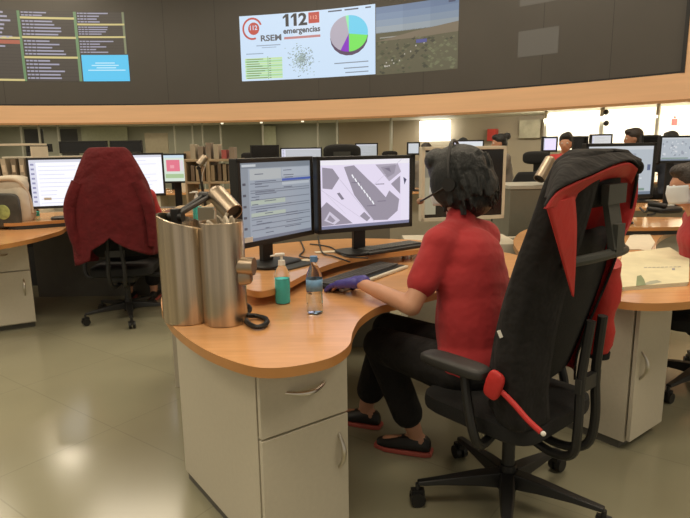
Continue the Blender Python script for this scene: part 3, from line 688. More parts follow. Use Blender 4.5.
mb.v = [q+cl_ for q in mb.v]; tag(mb.build('paper_roll'), 'rolled cream papers standing inside the wider steel tube', 'paper')
# tangled cables inside the slimmer tube
mb = MB(); q = random.Random(4); pts = [cr_+V((q.uniform(-.045, .045), q.uniform(-.045, .045), q.uniform(.28, .40))) for k in range(26)]; mb.tube(spline(pts, 5), .006, mat('beige_cable', (.42, .36, .27), .5), 8); tag(mb.build('coiled_cable'), 'tangled beige cable spilling out of the slimmer steel tube', 'cable')
# desk lamp (steel barrel head on black double arm)
def lamp(label, base, elbow, h0, h1, r=.042, dark=True):
    t = thing('desk_lamp', label, 'lamp', base, 0, None)
    d = (elbow-base).normalized(); s = d.cross(V((0, 0, 1))).normalized()*.016
    m = MB(); m.tube([base-s, elbow-s], .010, blk, 8); m.build('arm', t, world=True)
    m = MB(); m.tube([base+s+V((0, 0, .012)), elbow+s], .010, blk, 8); m.build('arm', t, world=True)
    m = MB(); m.cyl(base-V((0, 0, .04)), base+V((0, 0, .03)), .020, .020, blk); m.cyl(base-s*1.8, base+s*1.8, .017, .017, blk); m.build('clamp', t, world=True)
    m = MB(); m.cyl(elbow-s*1.9, elbow+s*1.9, .018, .018, blk); m.cyl(elbow, h0.lerp(h1, .15)-V((0, 0, r*.7)), .012, .012, chrome); m.build('joint', t, world=True)
    x, y, dd = basis(h1-h0); L_ = (h1-h0).length
    m = MB(); rs = [[h0+dd*u+(x*cos(2*PI*k/32)+y*sin(2*PI*k/32))*rr_ for k in range(32)] for u, rr_ in ((0, .012), (.004, r*.75), (.016, r*.97), (.03, r), (L_, r), (L_, r-.004), (.03, r-.005))]
    m.rings(rs, lamp_st, True, False); m.build('lamp_head', t, world=True)
    m = MB(); m.cyl(h0+dd*L_*.7, h0+dd*(L_*.93), r-.006, r-.006, blk); m.build('reflector', t, world=True)
    m = MB(); m.tube(spline([h0+dd*.02-V((0, 0, r)), h0+V((.0, -.02, -.07)), elbow+V((.03, 0, -.06)), elbow+V((.02, .01, -.13))], 5), .004, white_pl, 6); m.build('flex', t, world=True)
    return t
lb = Q(176, 217, 2.11); le = Q(207, 196, 2.34); lamp('steel barrel desk lamp with black arms above the front steel tubes', lb, le, Q(214, 191, 2.35), Q(234, 213, 2.27), .040)
# cradle bracket on the slim tube
p0 = Q(234, 271, cr_.y-.02); t = cradle = thing('handset_cradle', 'shiny steel handset cradle with black coiled cord on slimmer steel tube', 'cradle', p0)
mb = MB(); mb.cyl(V((-.004, 0, .018)), V((.074, -.012, .018)), .032, .032, lamp_st, 28); mb.build('cradle_barrel', t)
mb = MB(); mb.sq(V((.03, -.003, -.022)), (.036, .028, .026), lamp_st, .5, .6); mb.build('cradle_foot', t)
# coiled black cord on desk
mb = MB(); c = P(246, 311, DZ); e = P(262, 323, DZ); pts = []
path = spline([P(240, 300, DZ+.06), P(245, 304, DZ+.05), P(250, 309, DZ+.03), P(245, 316, DZ+.012), P(248, 323, DZ+.012), P(257, 327, DZ+.012), P(266, 324, DZ+.012), P(266, 319, DZ+.012), P(257, 316, DZ+.012), P(248, 315, DZ+.022), P(243, 310, DZ+.03)], 10)
for k in range(len(path)*6):
    u = k/6; i = int(u); f = u-i
    if i+1 >= len(path): break
    q_ = path[i].lerp(path[i+1], f); d = (path[i+1]-path[i]).normalized(); x, y, _ = basis(d); a = k*1.05; pts.append(q_+x*.007*cos(a)+y*.007*sin(a))
mb.tube(pts, .0030, blk, 5); mb.build('coiled_cord', cradle, world=True)['label'] = 'black coiled cord'
# bottles
def gel_bottle(label, p, s=1.0):
    t = thing('sanitiser_bottle', label, 'bottle', p, .3, 'teal hand gel bottles'); t.scale = (s, s, s)
    m = MB(); m.lathe([(.001, 0), (.026, 0), (.029, .006), (.029, .105), (.026, .125), (.014, .145), (.012, .152), (.0005, .152)], glass_m, n=28, c0=False, c1=False); m.build('bottle', t)
    m = MB(); m.lathe([(.001, .003), (.0255, .003), (.0268, .008), (.0268, .098), (.001, .098)], gel, n=28, c0=False, c1=False); m.build('gel', t)
    m = MB(); m.cyl((0, 0, .150), (0, 0, .168), .014, .013, white_pl); m.cyl((0, 0, .168), (0, 0, .186), .005, .005, white_pl); m.sq((-.006, 0, .190), (.019, .008, .006), white_pl, .5, .5); m.cyl((-.01, 0, .190), (-.042, 0, .186), .004, .003, white_pl, 10); m.build('pump', t)
    return t
gel_bottle('clear pump bottle of teal gel on front desk before the form monitor', P(283, 303, DZ), 1.06)
t = thing('water_bottle', 'clear plastic water bottle with blue cap beside the gloved hand', 'bottle', P(315, 313, DZ), 0)
m = MB(); prof = [(.001, 0), (.028, 0), (.031, .006), (.031, .03), (.029, .034), (.031, .04), (.031, .075), (.029, .08), (.031, .086), (.031, .135), (.028, .155), (.018, .178), (.0125, .19), (.0125, .203), (.0005, .203)]
m.lathe(prof, glass_m, n=30, c0=False, c1=False); m.build('bottle', t)
m = MB(); m.lathe([(.001, .003), (.0275, .004), (.0275, .13), (.001, .13)], mat('water', (.85, .93, .97), .02, var=0, trans=1, ior=1.12), n=24, c0=False, c1=False); m.build('water', t)
m = MB(); m.lathe([(.0316, .092), (.0316, .135)], label_b, n=30, c0=False, c1=False); m.build('label_band', t, solid=.0006)
m = MB(); m.lathe([(.001, .201), (.0145, .201), (.0145, .221), (.001, .222)], cap_b, n=24, c0=False, c1=False); m.build('cap', t)
# keyboards
def keyboard(label, c, ang, L, D, z, rest=True):
    t = thing('keyboard', label, 'keyboard', (c.x, c.y, z), ang)
    m = MB(); m.box((0, 0, .009), (L, D, .014), blk); m.build('keyboard_body', t, bevel=.003)
    m = MB(); rows, cols = 5, 20
    for r in range(rows):
        for k in range(cols): m.box((-L/2+.02+(L-.04)*(k+.5)/cols, -D/2+.03+(D-.05)*(r+.5)/rows, .020), ((L-.04)/cols*.86, (D-.05)/rows*.84, .008), mat('key_caps', (.075, .075, .075), .5))
    m.build('keys', t, bevel=.001)
    if rest: m = MB(); m.box((0, -D/2-.008, .008), (L, .022, .013), cream); m.build('front_strip', t, bevel=.003)
    return t
k1 = P(346, 290, DZ); k2 = P(406, 268, DZ); ka = math.atan2(k2.y-k1.y, k2.x-k1.x); ax = V((cos(ka), sin(ka), 0)); ay = V((-sin(ka), cos(ka), 0))
keyboard('black keyboard with cream front strip under the gloved hand', (k1+k2)/2+ay*.088-ax*.02, ka, (k2-k1).length*1.08, .165, DZ)
k1 = P(361, 254, SZ); k2 = P(418, 245, SZ); ka2 = math.atan2(k2.y-k1.y, k2.x-k1.x)
keyboard('black keyboard on raised shelf under the street map monitor', (k1+k2)/2+V((0, .0, 0)), ka2, .43, .15, SZ, False)
# mouse-like headset puck and cables on the shelf
mb = MB()
for pts in ([(318, 236, 2.98), (322, 252, 2.84), (333, 256, 2.8), (350, 262, 2.72)], [(300, 240, 3.0), (304, 250, 2.9), (300, 256, 2.8), (318, 259, 2.76)], [(310, 244, 2.98), (330, 247, 2.95), (345, 256, 2.86), (368, 258, 2.84)]):
    pp = [P(x, y, SZ+.006) for x, y, _ in pts]; mb.tube(spline(pp, 6), .004, blk, 6)
tag(mb.build('cables'), 'black cables lying loose on raised shelf between the two monitors', 'cable')
for lab, x, y, ang in (('cream paper slip on raised shelf left of the water bottle cap', 297, 262, .7), ('cream paper slip on raised shelf under the map monitor edge', 330, 252, .2)):
    mb = MB(); mb.box((0, 0, 0), (.16, .05, .003), paper, rz=ang); o = mb.build('paper_slip'); p = P(x, y, SZ+.001); o.location = (p.x, p.y, SZ+.001); tag(o, lab, 'paper')
mb = MB(); mb.box((0, 0, .004), (.21, .15, .008), grey_pl, rz=.9); o = mb.build('document_tray', bevel=.002); p = P(289, 266, SZ); o.location = (p.x, p.y, SZ+.001); tag(o, 'flat grey tray before the form monitor on raised shelf', 'tray')
# low divider behind the front monitors
mb = MB(); dv0, dv1 = V((-.95, 3.68, 0)), V((.30, 3.74, 0)); d = dv1-dv0; c = (dv0+dv1)/2
mb.box((c.x, c.y+.05, .49), (d.length, .04, .98), olive, rz=math.atan2(d.y, d.x)); tag(mb.build('desk_divider', bevel=.003), 'low olive grey divider standing behind the front desk monitors', 'divider')
# --------------- operator chair, jacket and person
CH = V((.61, 2.00, 0)); CR = rad(41)
star_chair('office_chair', 'black operator chair under the seated person in red shirt', CH, CR)
def cw(x, y, z): return CH + Matrix.Rotation(CR, 3, 'Z') @ V((x, y, z))
rows = [(1.335, .06, .03, -.270), (1.33, .14, .045, -.27), (1.30, .215, .055, -.268), (1.23, .262, .06, -.262), (1.12, .272, .065, -.24), (1.0, .275, .07, -.21), (.85, .278, .08, -.18), (.70, .278, .09, -.15), (.56, .27, .095, -.12), (.45, .25, .095, -.11)]
rightw = [.06, .14, .21, .245, .25, .235, .20, .175, .18, .20]
openl = [0, 0, 5, 14, 15, 14, 14, 14, 13, 12]; openr = [0, 0, 12, 40, 50, 50, 50, 46, 44, 42]
def rowat(v, tab):
    k = v*(len(tab)-1); i = min(int(k), len(tab)-2); f = k-i
    return tab[i]*(1-f)+tab[i+1]*f if not isinstance(tab[i], tuple) else tuple(a*(1-f)+b*f for a, b in zip(tab[i], tab[i+1]))
def jk(i, j_):
    z, hw, hd, cy = rowat(j_, rows); ol, orr = rad(rowat(j_, openl)), rad(rowat(j_, openr)); a = -PI/2-ol-(2*PI-ol-orr)*i
    c, s = cos(a), sin(a); e = .55; fold = 1+.035*sin(9*i*PI+2*j_)*j_+.03*sin(19*i+5*j_)*j_
    if c > 0: hw = rowat(j_, rightw)
    x = hw*math.copysign(abs(c)**e, c)*fold; y = hd*math.copysign(abs(s)**e, s)*fold - .02*sin(6*x+7*z)*j_
    return (x, cy+y, z + .05*j_*max(0, s)+.10*j_*j_*max(0, x/.27))
t = thing('jacket', 'black jacket with red lining draped over the operator chair', 'jacket', CH, CR)
mb = MB(); mb.grid(jk, 72, 44, fab_b); mb.build('shell', t, solid=.008, solid_mat=lining)
CI = Matrix.Rotation(-CR, 3, 'Z')
def LQ(x, y, ax, val):                                # point of the chair's own plane (ax 0: side, 1: rear) seen at that pixel
    d = CI @ ray(x, y); o = CI @ (V((0, 0, EYE))-CH); k = (val-o[ax])/d[ax]; return o+d*k
def strip(name, cols, m, m2=None, label=None, n=6, flip=False, th=.005):
    ss = [spline(c, n) for c in cols]; N = min(len(q_) for q_ in ss)
    def fn(i, j_):
        u = i*(N-1); k = min(int(u), N-2); f = u-k; r = j_*(len(ss)-1); a = min(int(r), len(ss)-2); g = r-a
        return ss[a][k].lerp(ss[a][k+1], f).lerp(ss[a+1][k].lerp(ss[a+1][k+1], f), g)
    mb = MB(); mb.grid(fn, N*2, 4*len(ss), m); o = mb.build(name, t, solid=-th if flip else th, solid_mat=m2)
    if label: o['label'] = label
    return o
outer = [LQ(x, y, 1, -.36) for x, y in ((545, 207), (557, 191), (576, 181), (593, 174), (613, 165), (630, 161), (639, 167))]
inner = [LQ(x, y, 1, -.31) for x, y in ((573, 201), (577, 193), (586, 188), (600, 180), (613, 177), (624, 177), (631, 183))]
ridge = [LQ(x, y, 1, -.262) for x, y in ((546, 198), (556, 166), (572, 156), (590, 151), (604, 152), (620, 156), (636, 161))]
mids = [(a+b)/2+V((0, -.01, .012)) for a, b in zip(outer, ridge)]
strip('collar', [ridge, mids, outer], fab_b)
strip('collar_lining', [[q_+V((0, .004, -.004)) for q_ in outer], inner], lining, label='red lining turned out under the black collar')
strip('lapel', [[LQ(547, 205, 1, -.345), LQ(553, 225, 1, -.34), LQ(563, 260, 1, -.325), LQ(573, 296, 1, -.31)], [LQ(575, 196, 1, -.345), LQ(577, 225, 1, -.34), LQ(576, 262, 1, -.325), LQ(574, 297, 1, -.31)]], lining, label='red folded lapel lining')
strip('side_lining', [[LQ(x, y, 1, -.30) for x, y in ((638, 166), (638, 193), (634, 214), (628, 230), (616, 252))], [LQ(x, y, 1, -.24) for x, y in ((616, 177), (617, 195), (614, 213), (611, 228), (604, 250))]], lining, label='bulging red lining on the right')
mb = MB(); mb.tube(spline([LQ(629, 163, 1, -.34), LQ(637, 163, 1, -.35), LQ(640, 167, 1, -.35), LQ(638, 171, 1, -.34)], 4), .012, fab_b, 10); mb.build('collar_end', t)
s0, s1 = LQ(608, 262, 1, -.21), LQ(599, 352, 1, -.17); mb = MB(); pts = [s0.lerp(s1, k/8)+V((.006*sin(k*1.3), .008*sin(k*1.7), 0)) for k in range(9)]
mb.tube(pts, [.046, .050, .052, .050, .048, .045, .042, .040, .037], lining, 16); mb.build('inside_out_sleeve', t)['label'] = 'red inside-out sleeve'
mb = MB(); mb.cyl(s1+V((0, 0, .004)), s1-V((0, 0, .02)), .040, .038, fab_b); mb.build('cuff', t)
zp = [LQ(x, y, 0, -.292) for x, y in ((487, 378), (497, 387), (513, 403), (528, 420), (541, 432))]
mb = MB(); mb.tube(spline(zp, 5), [.006]*6+[.009]*15, lining, 8); mb.ell(zp[-1]+V((-.004, -.01, 0)), (.008, .008, .008), white_pl); mb.build('zip_edge', t)['label'] = 'red zip edge'
mb = MB(); q_ = LQ(494, 385, 0, -.30); mb.sq(q_, (.012, .03, .05), lining, .6, .6, Matrix.Rotation(rad(18), 3, 'X')); mb.build('pocket_lining', t)
mb = MB(); q_ = LQ(500, 334, 0, -.29); mb.box(q_, (.003, .012, .024), white_pl, R=Matrix.Rotation(rad(-30), 3, 'X')); mb.build('reflective_tab', t)

HP = V((.50, 2.13, 0)); HR = rad(41)
def tl(w): return Matrix.Rotation(-HR, 3, 'Z') @ (V(w)-HP)
fl_, fr_ = P(410, 452, 0), P(360, 425, 0)
J = dict(hip=tl((.50, 2.13, .52)), chest=tl((.50, 2.20, .82)), neck=tl((.47, 2.31, 1.055)), head=tl((.455, 2.37, 1.205)), hf=tl(HP+V((-.86, .42, -.12))),
         sl=tl((.365, 2.17, .98)), sr=tl((.585, 2.40, .97)), el=tl((.245, 2.07, .765)), wl=tl((.055, 2.355, .792)), dl=tl(HP+V((-.70, .70, -.20))),
         er=tl((.64, 2.54, .80)), wr=tl((.50, 2.72, .785)), dr=tl(HP+V((-.7, .7, -.1))),
         kl=tl((.15, 2.40, .50)), kr=tl((.20, 2.62, .50)), al=tl((fl_.x+.02, fl_.y, .10)), ar=tl((fr_.x+.03, fr_.y, .10)), tl=tl(HP+V((-.94, .33, 0))), tr=tl(HP+V((-.90, .4, 0))))
person('seated person in red polo and black trousers, blue gloved hand on keyboard', HP, HR, J, None, hair_b, shirt_r, mask=True, gloves=True, vox=.009, hairfn=hair_bob)
#@@RIGHT
# ---------------------------------------------------------------- right workstation
q1, q2 = P(624.7, 451.7), P(657, 430.4); ra = math.atan2(q2.y-q1.y, q2.x-q1.x)
pedestal('desk_pedestal', 'greige door cabinet with one curved handle under right desk', (q1.x, q1.y), ra, (q2-q1).length, .6, .695, drawer=False)
ro = [P(*q, DZ) for q in ((606, 296), (617, 300.5), (640, 303), (668, 303), (700, 300), (735, 292))]
ro += [P(*q, DZ) for q in ((740, 270), (705, 268), (675, 265), (661, 257), (656, 246), (662, 236), (684, 229), (730, 222))]
ro += [V((2.7, 4.5, DZ)), V((1.95, 4.52, DZ)), V((1.45, 4.35, DZ)), V((1.15, 3.85, DZ)), V((1.02, 3.3, DZ)), V((.99, 2.8, DZ))]
desktop('right_desk', 'pale beech desktop with scooped cutout at the right edge', ro)
mb = MB(); mb.box((1.35, 4.1, .349), (.5, .04, .698), lam); tag(mb.build('desk_support_panel'), 'greige support panel under right desk below grey map monitor', 'panel')
mra, mrb = XQ(586, 4.0), XQ(656.5, 4.12)
so = [V((mra.x-.1, 3.95, 0)), V((mrb.x+.15, 3.9, 0)), V((mrb.x+.45, 4.15, 0)), V((mrb.x+.3, 4.42, 0)), V((mra.x+.05, 4.42, 0)), V((mra.x-.16, 4.2, 0))]
mb = MB(); mb.prism([(p.x, p.y) for p in spline(so, 6, True)], DZ+.03, DZ+.055, wood, wood_edge); tag(mb.build('monitor_shelf', bevel=.003), 'raised beech shelf under the grey map monitor on right desk', 'shelf')
mb = MB(); mb.prism([(p.x, p.y) for p in spline([V((q.x*.92+.15, q.y*.96+.17, 0)) for q in so], 4, True)], DZ, DZ+.03, blk2); tag(mb.build('shelf_plinth'), 'dark plinth between right desk and its raised shelf', 'shelf')
monitor('black monitor with grey street map behind the draped black jacket', mra, mrb, 1.352, .385, DZ+.055, map2, bez=.022)
# newspaper
t = thing('newspaper', 'folded cream newspaper with green picture on front of right desk', 'newspaper', P(650, 275, DZ), 0)
c4 = [P(*q, DZ) for q in ((614, 291.5), (687, 286), (688, 262), (668, 250), (622, 256))]
for k in range(4):
    mb = MB(); sh = V((.004*k, .003*k, 0)); mb.prism([(p.x+sh.x, p.y+sh.y) for p in c4], DZ+.004*k+.0005, DZ+.004*k+.0035, (paper, mat('yellowed_paper', (.66, .60, .40), .8))[k % 2]); mb.build('sheet', t, world=True, bevel=.0008)
mb = MB(); z = DZ+.0165
for pts, cc in ((((636, 286), (646, 285), (644, 279), (641, 275), (637, 276)), (.20, .24, .13)), (((646, 285), (662, 282), (657, 280), (650, 281), (645, 283)), (.36, .36, .27)), (((672, 270), (675, 270), (675, 268), (672, 268)), (.3, .3, .3)), (((618, 289), (624, 289), (624, 287), (618, 287)), (.2, .15, .1))):
    mb.add([P(x, y, z) for x, y in pts], [tuple(range(len(pts)))], mat('print_%.2f' % cc[0], cc, .8))
for k in range(9):
    a = 644+4.2*k; mb.add([P(a, 268-.1*k, z), P(a+3.2, 267.8-.1*k, z), P(a+3.2, 267-.1*k, z), P(a, 267.2-.1*k, z)], [(0, 1, 2, 3)], mat('print_text', (.4, .37, .3), .8))
mb.build('print', t, world=True)
mb = MB(); cs = [P(*q, DZ) for q in ((622, 250), (630, 236), (648, 232), (655, 243), (650, 252), (640, 250))]; mb.prism([(p.x, p.y) for p in cs], DZ+.001, DZ+.005, paper); tag(mb.build('paper_sheet'), 'pinkish cream paper sheet lying behind the newspaper', 'paper')
# magazine under plastic
t = thing('magazine', 'silvery glossy magazine lying under grey map monitor', 'magazine', P(643, 222, DZ), 0)
cs = [P(*q, DZ) for q in ((628, 233), (664, 227), (667, 221), (636, 221), (627, 225))]
mb = MB(); mb.prism([(p.x, p.y) for p in cs], DZ+.001, DZ+.018, mat('glossy_grey', (.40, .37, .36), .2, var=.5, scale=30)); mb.build('pages', t, world=True, bevel=.003)
mb = MB(); mb.tube(spline([P(664, 227, DZ+.02), P(668, 223, DZ+.03), P(664, 220, DZ+.022), P(640, 222, DZ+.02)], 5), .007, white_pl, 8); mb.build('rolled_edge', t, world=True)
# telephone
p = P(664, 213, DZ+.055); t = thing('telephone', 'black desk telephone with white display beside grey map monitor', 'telephone', p, .2)
mb = MB(); mb.sq((0, 0, .03), (.12, .10, .03), blk, .6, .5); mb.build('phone_body', t)
mb = MB(); mb.sq((-.07, 0, .07), (.028, .10, .018), blk, .6, .6); mb.build('handset', t)
mb = MB(); mb.box((.03, .0, .062), (.10, .03, .006), white_pl); mb.build('display', t)
mb = MB(); mb.tube(spline([P(640, 208, DZ+.06), P(646, 212, DZ+.07), P(650, 205, DZ+.09), P(655, 213, DZ+.06), P(648, 215, DZ+.06)], 6), .009, blk2, 8); mb.build('coiled_cord', t, world=True)
# right edge person
RP = XQ(724, 3.05); RP.z = 0
person('person in red shirt and white mask cut off by the right edge', RP, rad(72), dict(head=(.02, .14, 1.12), hf=(-.05, 1, -.12), neck=(0, .07, .97), sl=(-.17, .05, .93), sr=(.17, .05, .93), chest=(0, .03, .77), hip=(0, 0, .50), el=(-.23, .03, .69), er=(.23, .05, .69), wl=(-.13, .26, .64), wr=(.11, .26, .64)), None, hair_br, shirt_r, vox=.013, headset=False)
star_chair('office_chair', 'black chair of the person at right edge', RP-V((0, .02, 0)), rad(72), head=False)
# ---------------------------------------------------------------- middle: dark screen, locker, chair, lamp
monitor('cream framed monitor with dark screen behind the person in red', XQ(422, 3.87), XQ(506.5, 4.02), 1.345, .50, .70, half_pale, frame=cream, bez=.022, depth=.05)
mb = MB(); mb.box((0, 0, .35), (.75, .45, .70), lam); o = mb.build('side_cabinet', bevel=.004); o.location = (.80, 4.02, 0); tag(o, 'low greige cabinet behind front desk below cream framed monitor', 'cabinet')
t = thing('steel_locker', 'olive grey metal locker with pale top behind the person in red', 'locker', (1.62, 4.86, 0), .06)
mb = MB(); mb.box((0, 0, .50), (.60, .42, 1.00), olive); mb.build('body', t, bevel=.004)
mb = MB(); mb.box((0, 0, 1.015), (.62, .44, .03), mat('pale_grey_top', (.40, .39, .34), .4)); mb.build('top', t, bevel=.003)
pe = Q(541, 168, 3.9); lamp('steel barrel desk lamp pointing down left of the draped jacket', V((1.78, 4.80, 1.07)), Q(553, 164, 4.75), Q(551, 158, 4.70), Q(539, 179, 4.60), .045)
star_chair('office_chair', 'empty black high-backed chair beyond the olive grey locker', XQ(531, 5.65), rad(150), group=None)
#@@LEFT
# ---------------------------------------------------------------- left workstation
lp = P(37, 327); la = rad(29)
pedestal('desk_pedestal', 'greige cabinet with drawer at the left edge of the photo', (lp.x-.42*cos(la), lp.y-.42*sin(la)), la, .42, .55, .695)
lo = [P(*q, DZ) for q in ((-30, 247), (5, 244), (35, 238), (60, 231), (74, 226))]
lo += [V((-1.75, 4.75, DZ)), V((-1.35, 4.75, DZ)), V((-1.02, 4.95, DZ)), V((-.98, 5.3, DZ)), V((-1.3, 5.50, DZ)), V((-2.0, 5.52, DZ)), V((-3.0, 5.9, DZ)), V((-3.9, 5.2, DZ)), V((-3.6, 4.2, DZ))]
desktop('left_desk', 'beech desktop at left where the red jacketed chair sits', lo)
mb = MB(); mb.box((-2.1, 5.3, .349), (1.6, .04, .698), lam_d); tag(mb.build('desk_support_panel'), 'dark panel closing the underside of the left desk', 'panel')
ls = [P(*q, 0)*0+V((x, y, 0)) for q, x, y in (((0, 200), -2.75, 4.62), ((0, 200), -2.2, 4.85), ((0, 200), -1.5, 4.95), ((0, 200), -1.15, 5.2), ((0, 200), -1.3, 5.6), ((0, 200), -2.2, 5.6), ((0, 200), -2.9, 5.3))]
mb = MB(); mb.prism([(p.x, p.y) for p in spline(ls, 6, True)], DZ+.03, DZ+.055, wood, wood_edge); tag(mb.build('monitor_shelf', bevel=.003), 'raised beech shelf under the bright white monitors at left', 'shelf')
mb = MB(); mb.prism([(p.x*.95-.1, p.y*.96+.2) for p in spline(ls, 6, True)], DZ, DZ+.03, blk2); tag(mb.build('shelf_plinth'), 'dark plinth between left desk and its raised shelf', 'shelf')
monitor('bright white document monitor left of the dark red jacket', XQ(24, 4.78), XQ(96, 4.95), 1.30, .42, DZ+.055, doc(seed=2), bez=.018)
monitor('bright white document monitor right of the dark red jacket', XQ(100, 5.02), XQ(162.5, 5.22), 1.325, .38, DZ+.055, doc(seed=5), bez=.018)
monitor('small monitor with pink and green map right of the white screens', XQ(161, 6.0), XQ(184.5, 6.0), 1.31, .30, DZ+.0, pink, bez=.016)
mb = MB(); mb.box((0, 0, .65), (1.5, .04, 1.30), cream); o = mb.build('desk_divider', bevel=.003); o.location = (-2.95, 6.35, 0); tag(o, 'cream topped divider behind the left workstation monitors', 'divider')
gel_bottle('small teal gel pump bottle on left desk beside the grey bag', P(37, 222, DZ), 1.0)
gel_bottle('teal gel bottle among papers behind the steel tubes', P(189, 207, DZ) if False else V((-1.28, 5.0, DZ)), 1.35)
# bag on left desk
t = thing('bag', 'cream cloth bag with dark printed pocket on left desk edge', 'bag', P(10, 229, DZ), rad(4))
mb = MB(); mb.sq((-.03, .09, .16), (.16, .10, .16), mat('cream_canvas', (.56, .50, .40), .9, bump=.4, bscale=15), .6, .5); mb.sq((0, .1, .29), (.13, .10, .07), mat('cream_canvas', (.56, .50, .40)), .8, .8); mb.build('bag_body', t)
mb = MB(); mb.sq((-.03, -.02, .13), (.125, .02, .115), mat('dark_print', (.05, .05, .042), .5, var=.5, scale=12), .4, .4); pk = mb.build('pocket', t)
mb = MB(); mb.ell((-.01, -.042, .12), (.045, .004, .05), mat('lime_motif', (.30, .36, .12), .6, var=.5, scale=30)); mb.build('motif', pk)
mb = MB(); mb.tube(spline([(-.1, .04, .29), (-.02, .0, .335), (.08, .02, .32), (.12, .06, .22), (.13, .07, .1)], 6), .012, mat('strap_tan', (.55, .45, .33), .8), 8); mb.build('strap', t); t.scale = (1.2, 1.2, 1.2)
mb = MB(); mb.box((0, 0, .003), (.30, .20, .006), mat('grey_sheet', (.36, .33, .27), .7), rz=.1); o = mb.build('notebook', bevel=.002); p = P(52, 213, DZ); o.location = (p.x, p.y, DZ+.001); tag(o, 'flat grey notebook on left desk beneath the white monitor', 'notebook')
mb = MB(); mb.box((0, 0, 0), (.06, .004, .02), paper_w); o = mb.build('sticky_label'); p = Q(48, 200, 4.78); o.location = p; tag(o, 'small pale label stuck under left white monitor', 'label')
# binder rack at the far left
t = thing('binder_shelf', 'cream shelf rack standing at the far left behind the bag', 'shelf', XQ(2, 5.9), 0)
mb = MB()
mb.box((0, .0, .97), (.75, .3, .03), cream); mb.box((0, 0, 1.42), (.75, .3, .02), cream); mb.box((-.37, 0, .9), (.02, .3, 1.0), cream); mb.box((.37, 0, .9), (.02, .3, 1.0), cream); mb.box((0, .1, .48), (.74, .03, .96), blk2); mb.box((0, 0, .2), (.74, .3, .4), blk2); mb.build('rack', t)
for k in range(7):
    mb = MB(); c = [(.16, .12, .08), (.42, .38, .28), (.10, .09, .07), (.5, .45, .34), (.2, .17, .12), (.35, .32, .25), (.08, .07, .06)][k]
    mb.box((0, 0, .15), (.05, .24, .30), mat('binder_%d' % k, c, .6)); mb.box((0, -.122, .2), (.03, .004, .07), paper); o = mb.build('binder', bevel=.004); p = XQ(2, 5.9); o.location = (p.x-.17+.082*k, p.y, .986); o.rotation_euler.y = (0, .05, 0, -.08, 0, 0, .1)[k]
    tag(o, ('brown', 'tan', 'dark brown', 'cream', 'grey brown', 'beige', 'near black')[k]+' upright binder on the cream rack at far left', 'binder', 'binders on the left rack')
# the chair with the dark red jacket and the person it hides
LC = P(113, 317); LCH = V((LC.x+.14, LC.y, 0)); LR = rad(8)
star_chair('office_chair', 'black office chair under the dark red jacket', LCH, LR)
rows2 = [(1.365, .04, .02), (1.363, .125, .045), (1.33, .155, .07), (1.24, .20, .095), (1.10, .26, .125), (.95, .29, .14), (.80, .295, .15), (.66, .285, .155), (.56, .28, .16)]
def jk2(i, j_):
    z, hw, hd = rowat(j_, rows2); a = 2*PI*i; c, s = cos(a), sin(a); fold = 1+.035*sin(7*a+1.5)*j_*j_+.02*sin(13*a)*j_
    hem = max(0, j_-.55)/.45
    x = hw*math.copysign(abs(c)**.8, c)*fold; y = hd*math.copysign(abs(s)**.8, s)*fold
    z += hem*(.16*(s < 0)*(1-abs(c)**.6)+ (-.06 if c < -.5 else 0.0))
    return (x, -.24+y, z)
mb = MB(); mb.grid(jk2, 72, 36, jack_r, cu=True); 
t = thing('jacket', 'dark red fleece jacket draped over the left office chair', 'jacket', LCH, LR)
mb.build('shell', t, solid=.01)
mb = MB(); mb.tube(spline([(-.20, -.31, 1.12), (-.27, -.33, .95), (-.26, -.34, .75), (-.22, -.33, .60)], 6), [.055-.001*k for k in range(19)], jack_r, 12); mb.build('sleeve', t)
mb = MB(); mb.tube(spline([(.20, -.31, 1.12), (.27, -.32, .95), (.29, -.32, .78), (.28, -.31, .64)], 6), [.055-.001*k for k in range(19)], jack_r, 12); mb.build('sleeve', t)
person('person in red hidden behind the dark red jacket, elbow showing', LCH+V((-.03, .14, 0)), LR, dict(el=(-.40, .08, .80), wl=(-.24, .30, .79), er=(.24, .12, .80), wr=(.16, .34, .79), head=(0, .14, 1.15), neck=(0, .08, 1.0), sl=(-.19, .04, .97), sr=(.19, .04, .97)), None, hair_br, shirt_r, vox=.013, sleeve=2, headset=False)
# ---------------------------------------------------------------- clutter between the left desk and the steel tubes
def paperpile(lab, x, y, Y, w_, d_, n, cols, rz, name='paper_pile', z=None):
    z = ZQ(x, y, Y) if z is None else z; t = thing(name, lab, 'papers', (XQ(x, Y).x, Y, z), rz); q = random.Random(int(x+y)); h = 0
    for k in range(n):
        th = q.uniform(.004, .012); mb = MB(); mb.box((q.uniform(-.02, .02), q.uniform(-.02, .02), h+th/2), (w_*q.uniform(.85, 1), d_*q.uniform(.85, 1), th), cols[k % len(cols)], rz=q.uniform(-.2, .2)); mb.build('sheet', t, bevel=.001); h += th
    return t
paperpile('orange brown folders stacked on left desk behind wider steel tube', 176, 0, 5.15, .42, .30, 6, [mat('kraft', (.50, .28, .15), .8), paper, mat('kraft2', (.45, .30, .18), .8)], .2, z=.73)
paperpile('tan envelopes stacked on dark cabinet behind the desk lamp head', 225, 0, 5.75, .3, .24, 6, [paper, mat('kraft', (.5, .28, .15))], -.4, z=.73)
p = XQ(186, 4.95); mb = MB(); mb.tube(spline([V((p.x-.22, p.y+.25, .775)), V((p.x-.1, p.y+.28, .80)), V((p.x+.05, p.y+.26, .79)), V((p.x+.2, p.y+.3, .82)), V((p.x+.3, p.y+.28, .79))], 6), [.045, .05, .055, .06, .06, .055, .05, .05, .055, .06, .065, .06, .055, .05, .055, .06, .065, .06, .055, .05, .05, .045, .04, .04, .03], beige_f, 12); tag(mb.build('cloth'), 'crumpled beige cloth lying behind the steel tubes', 'cloth')
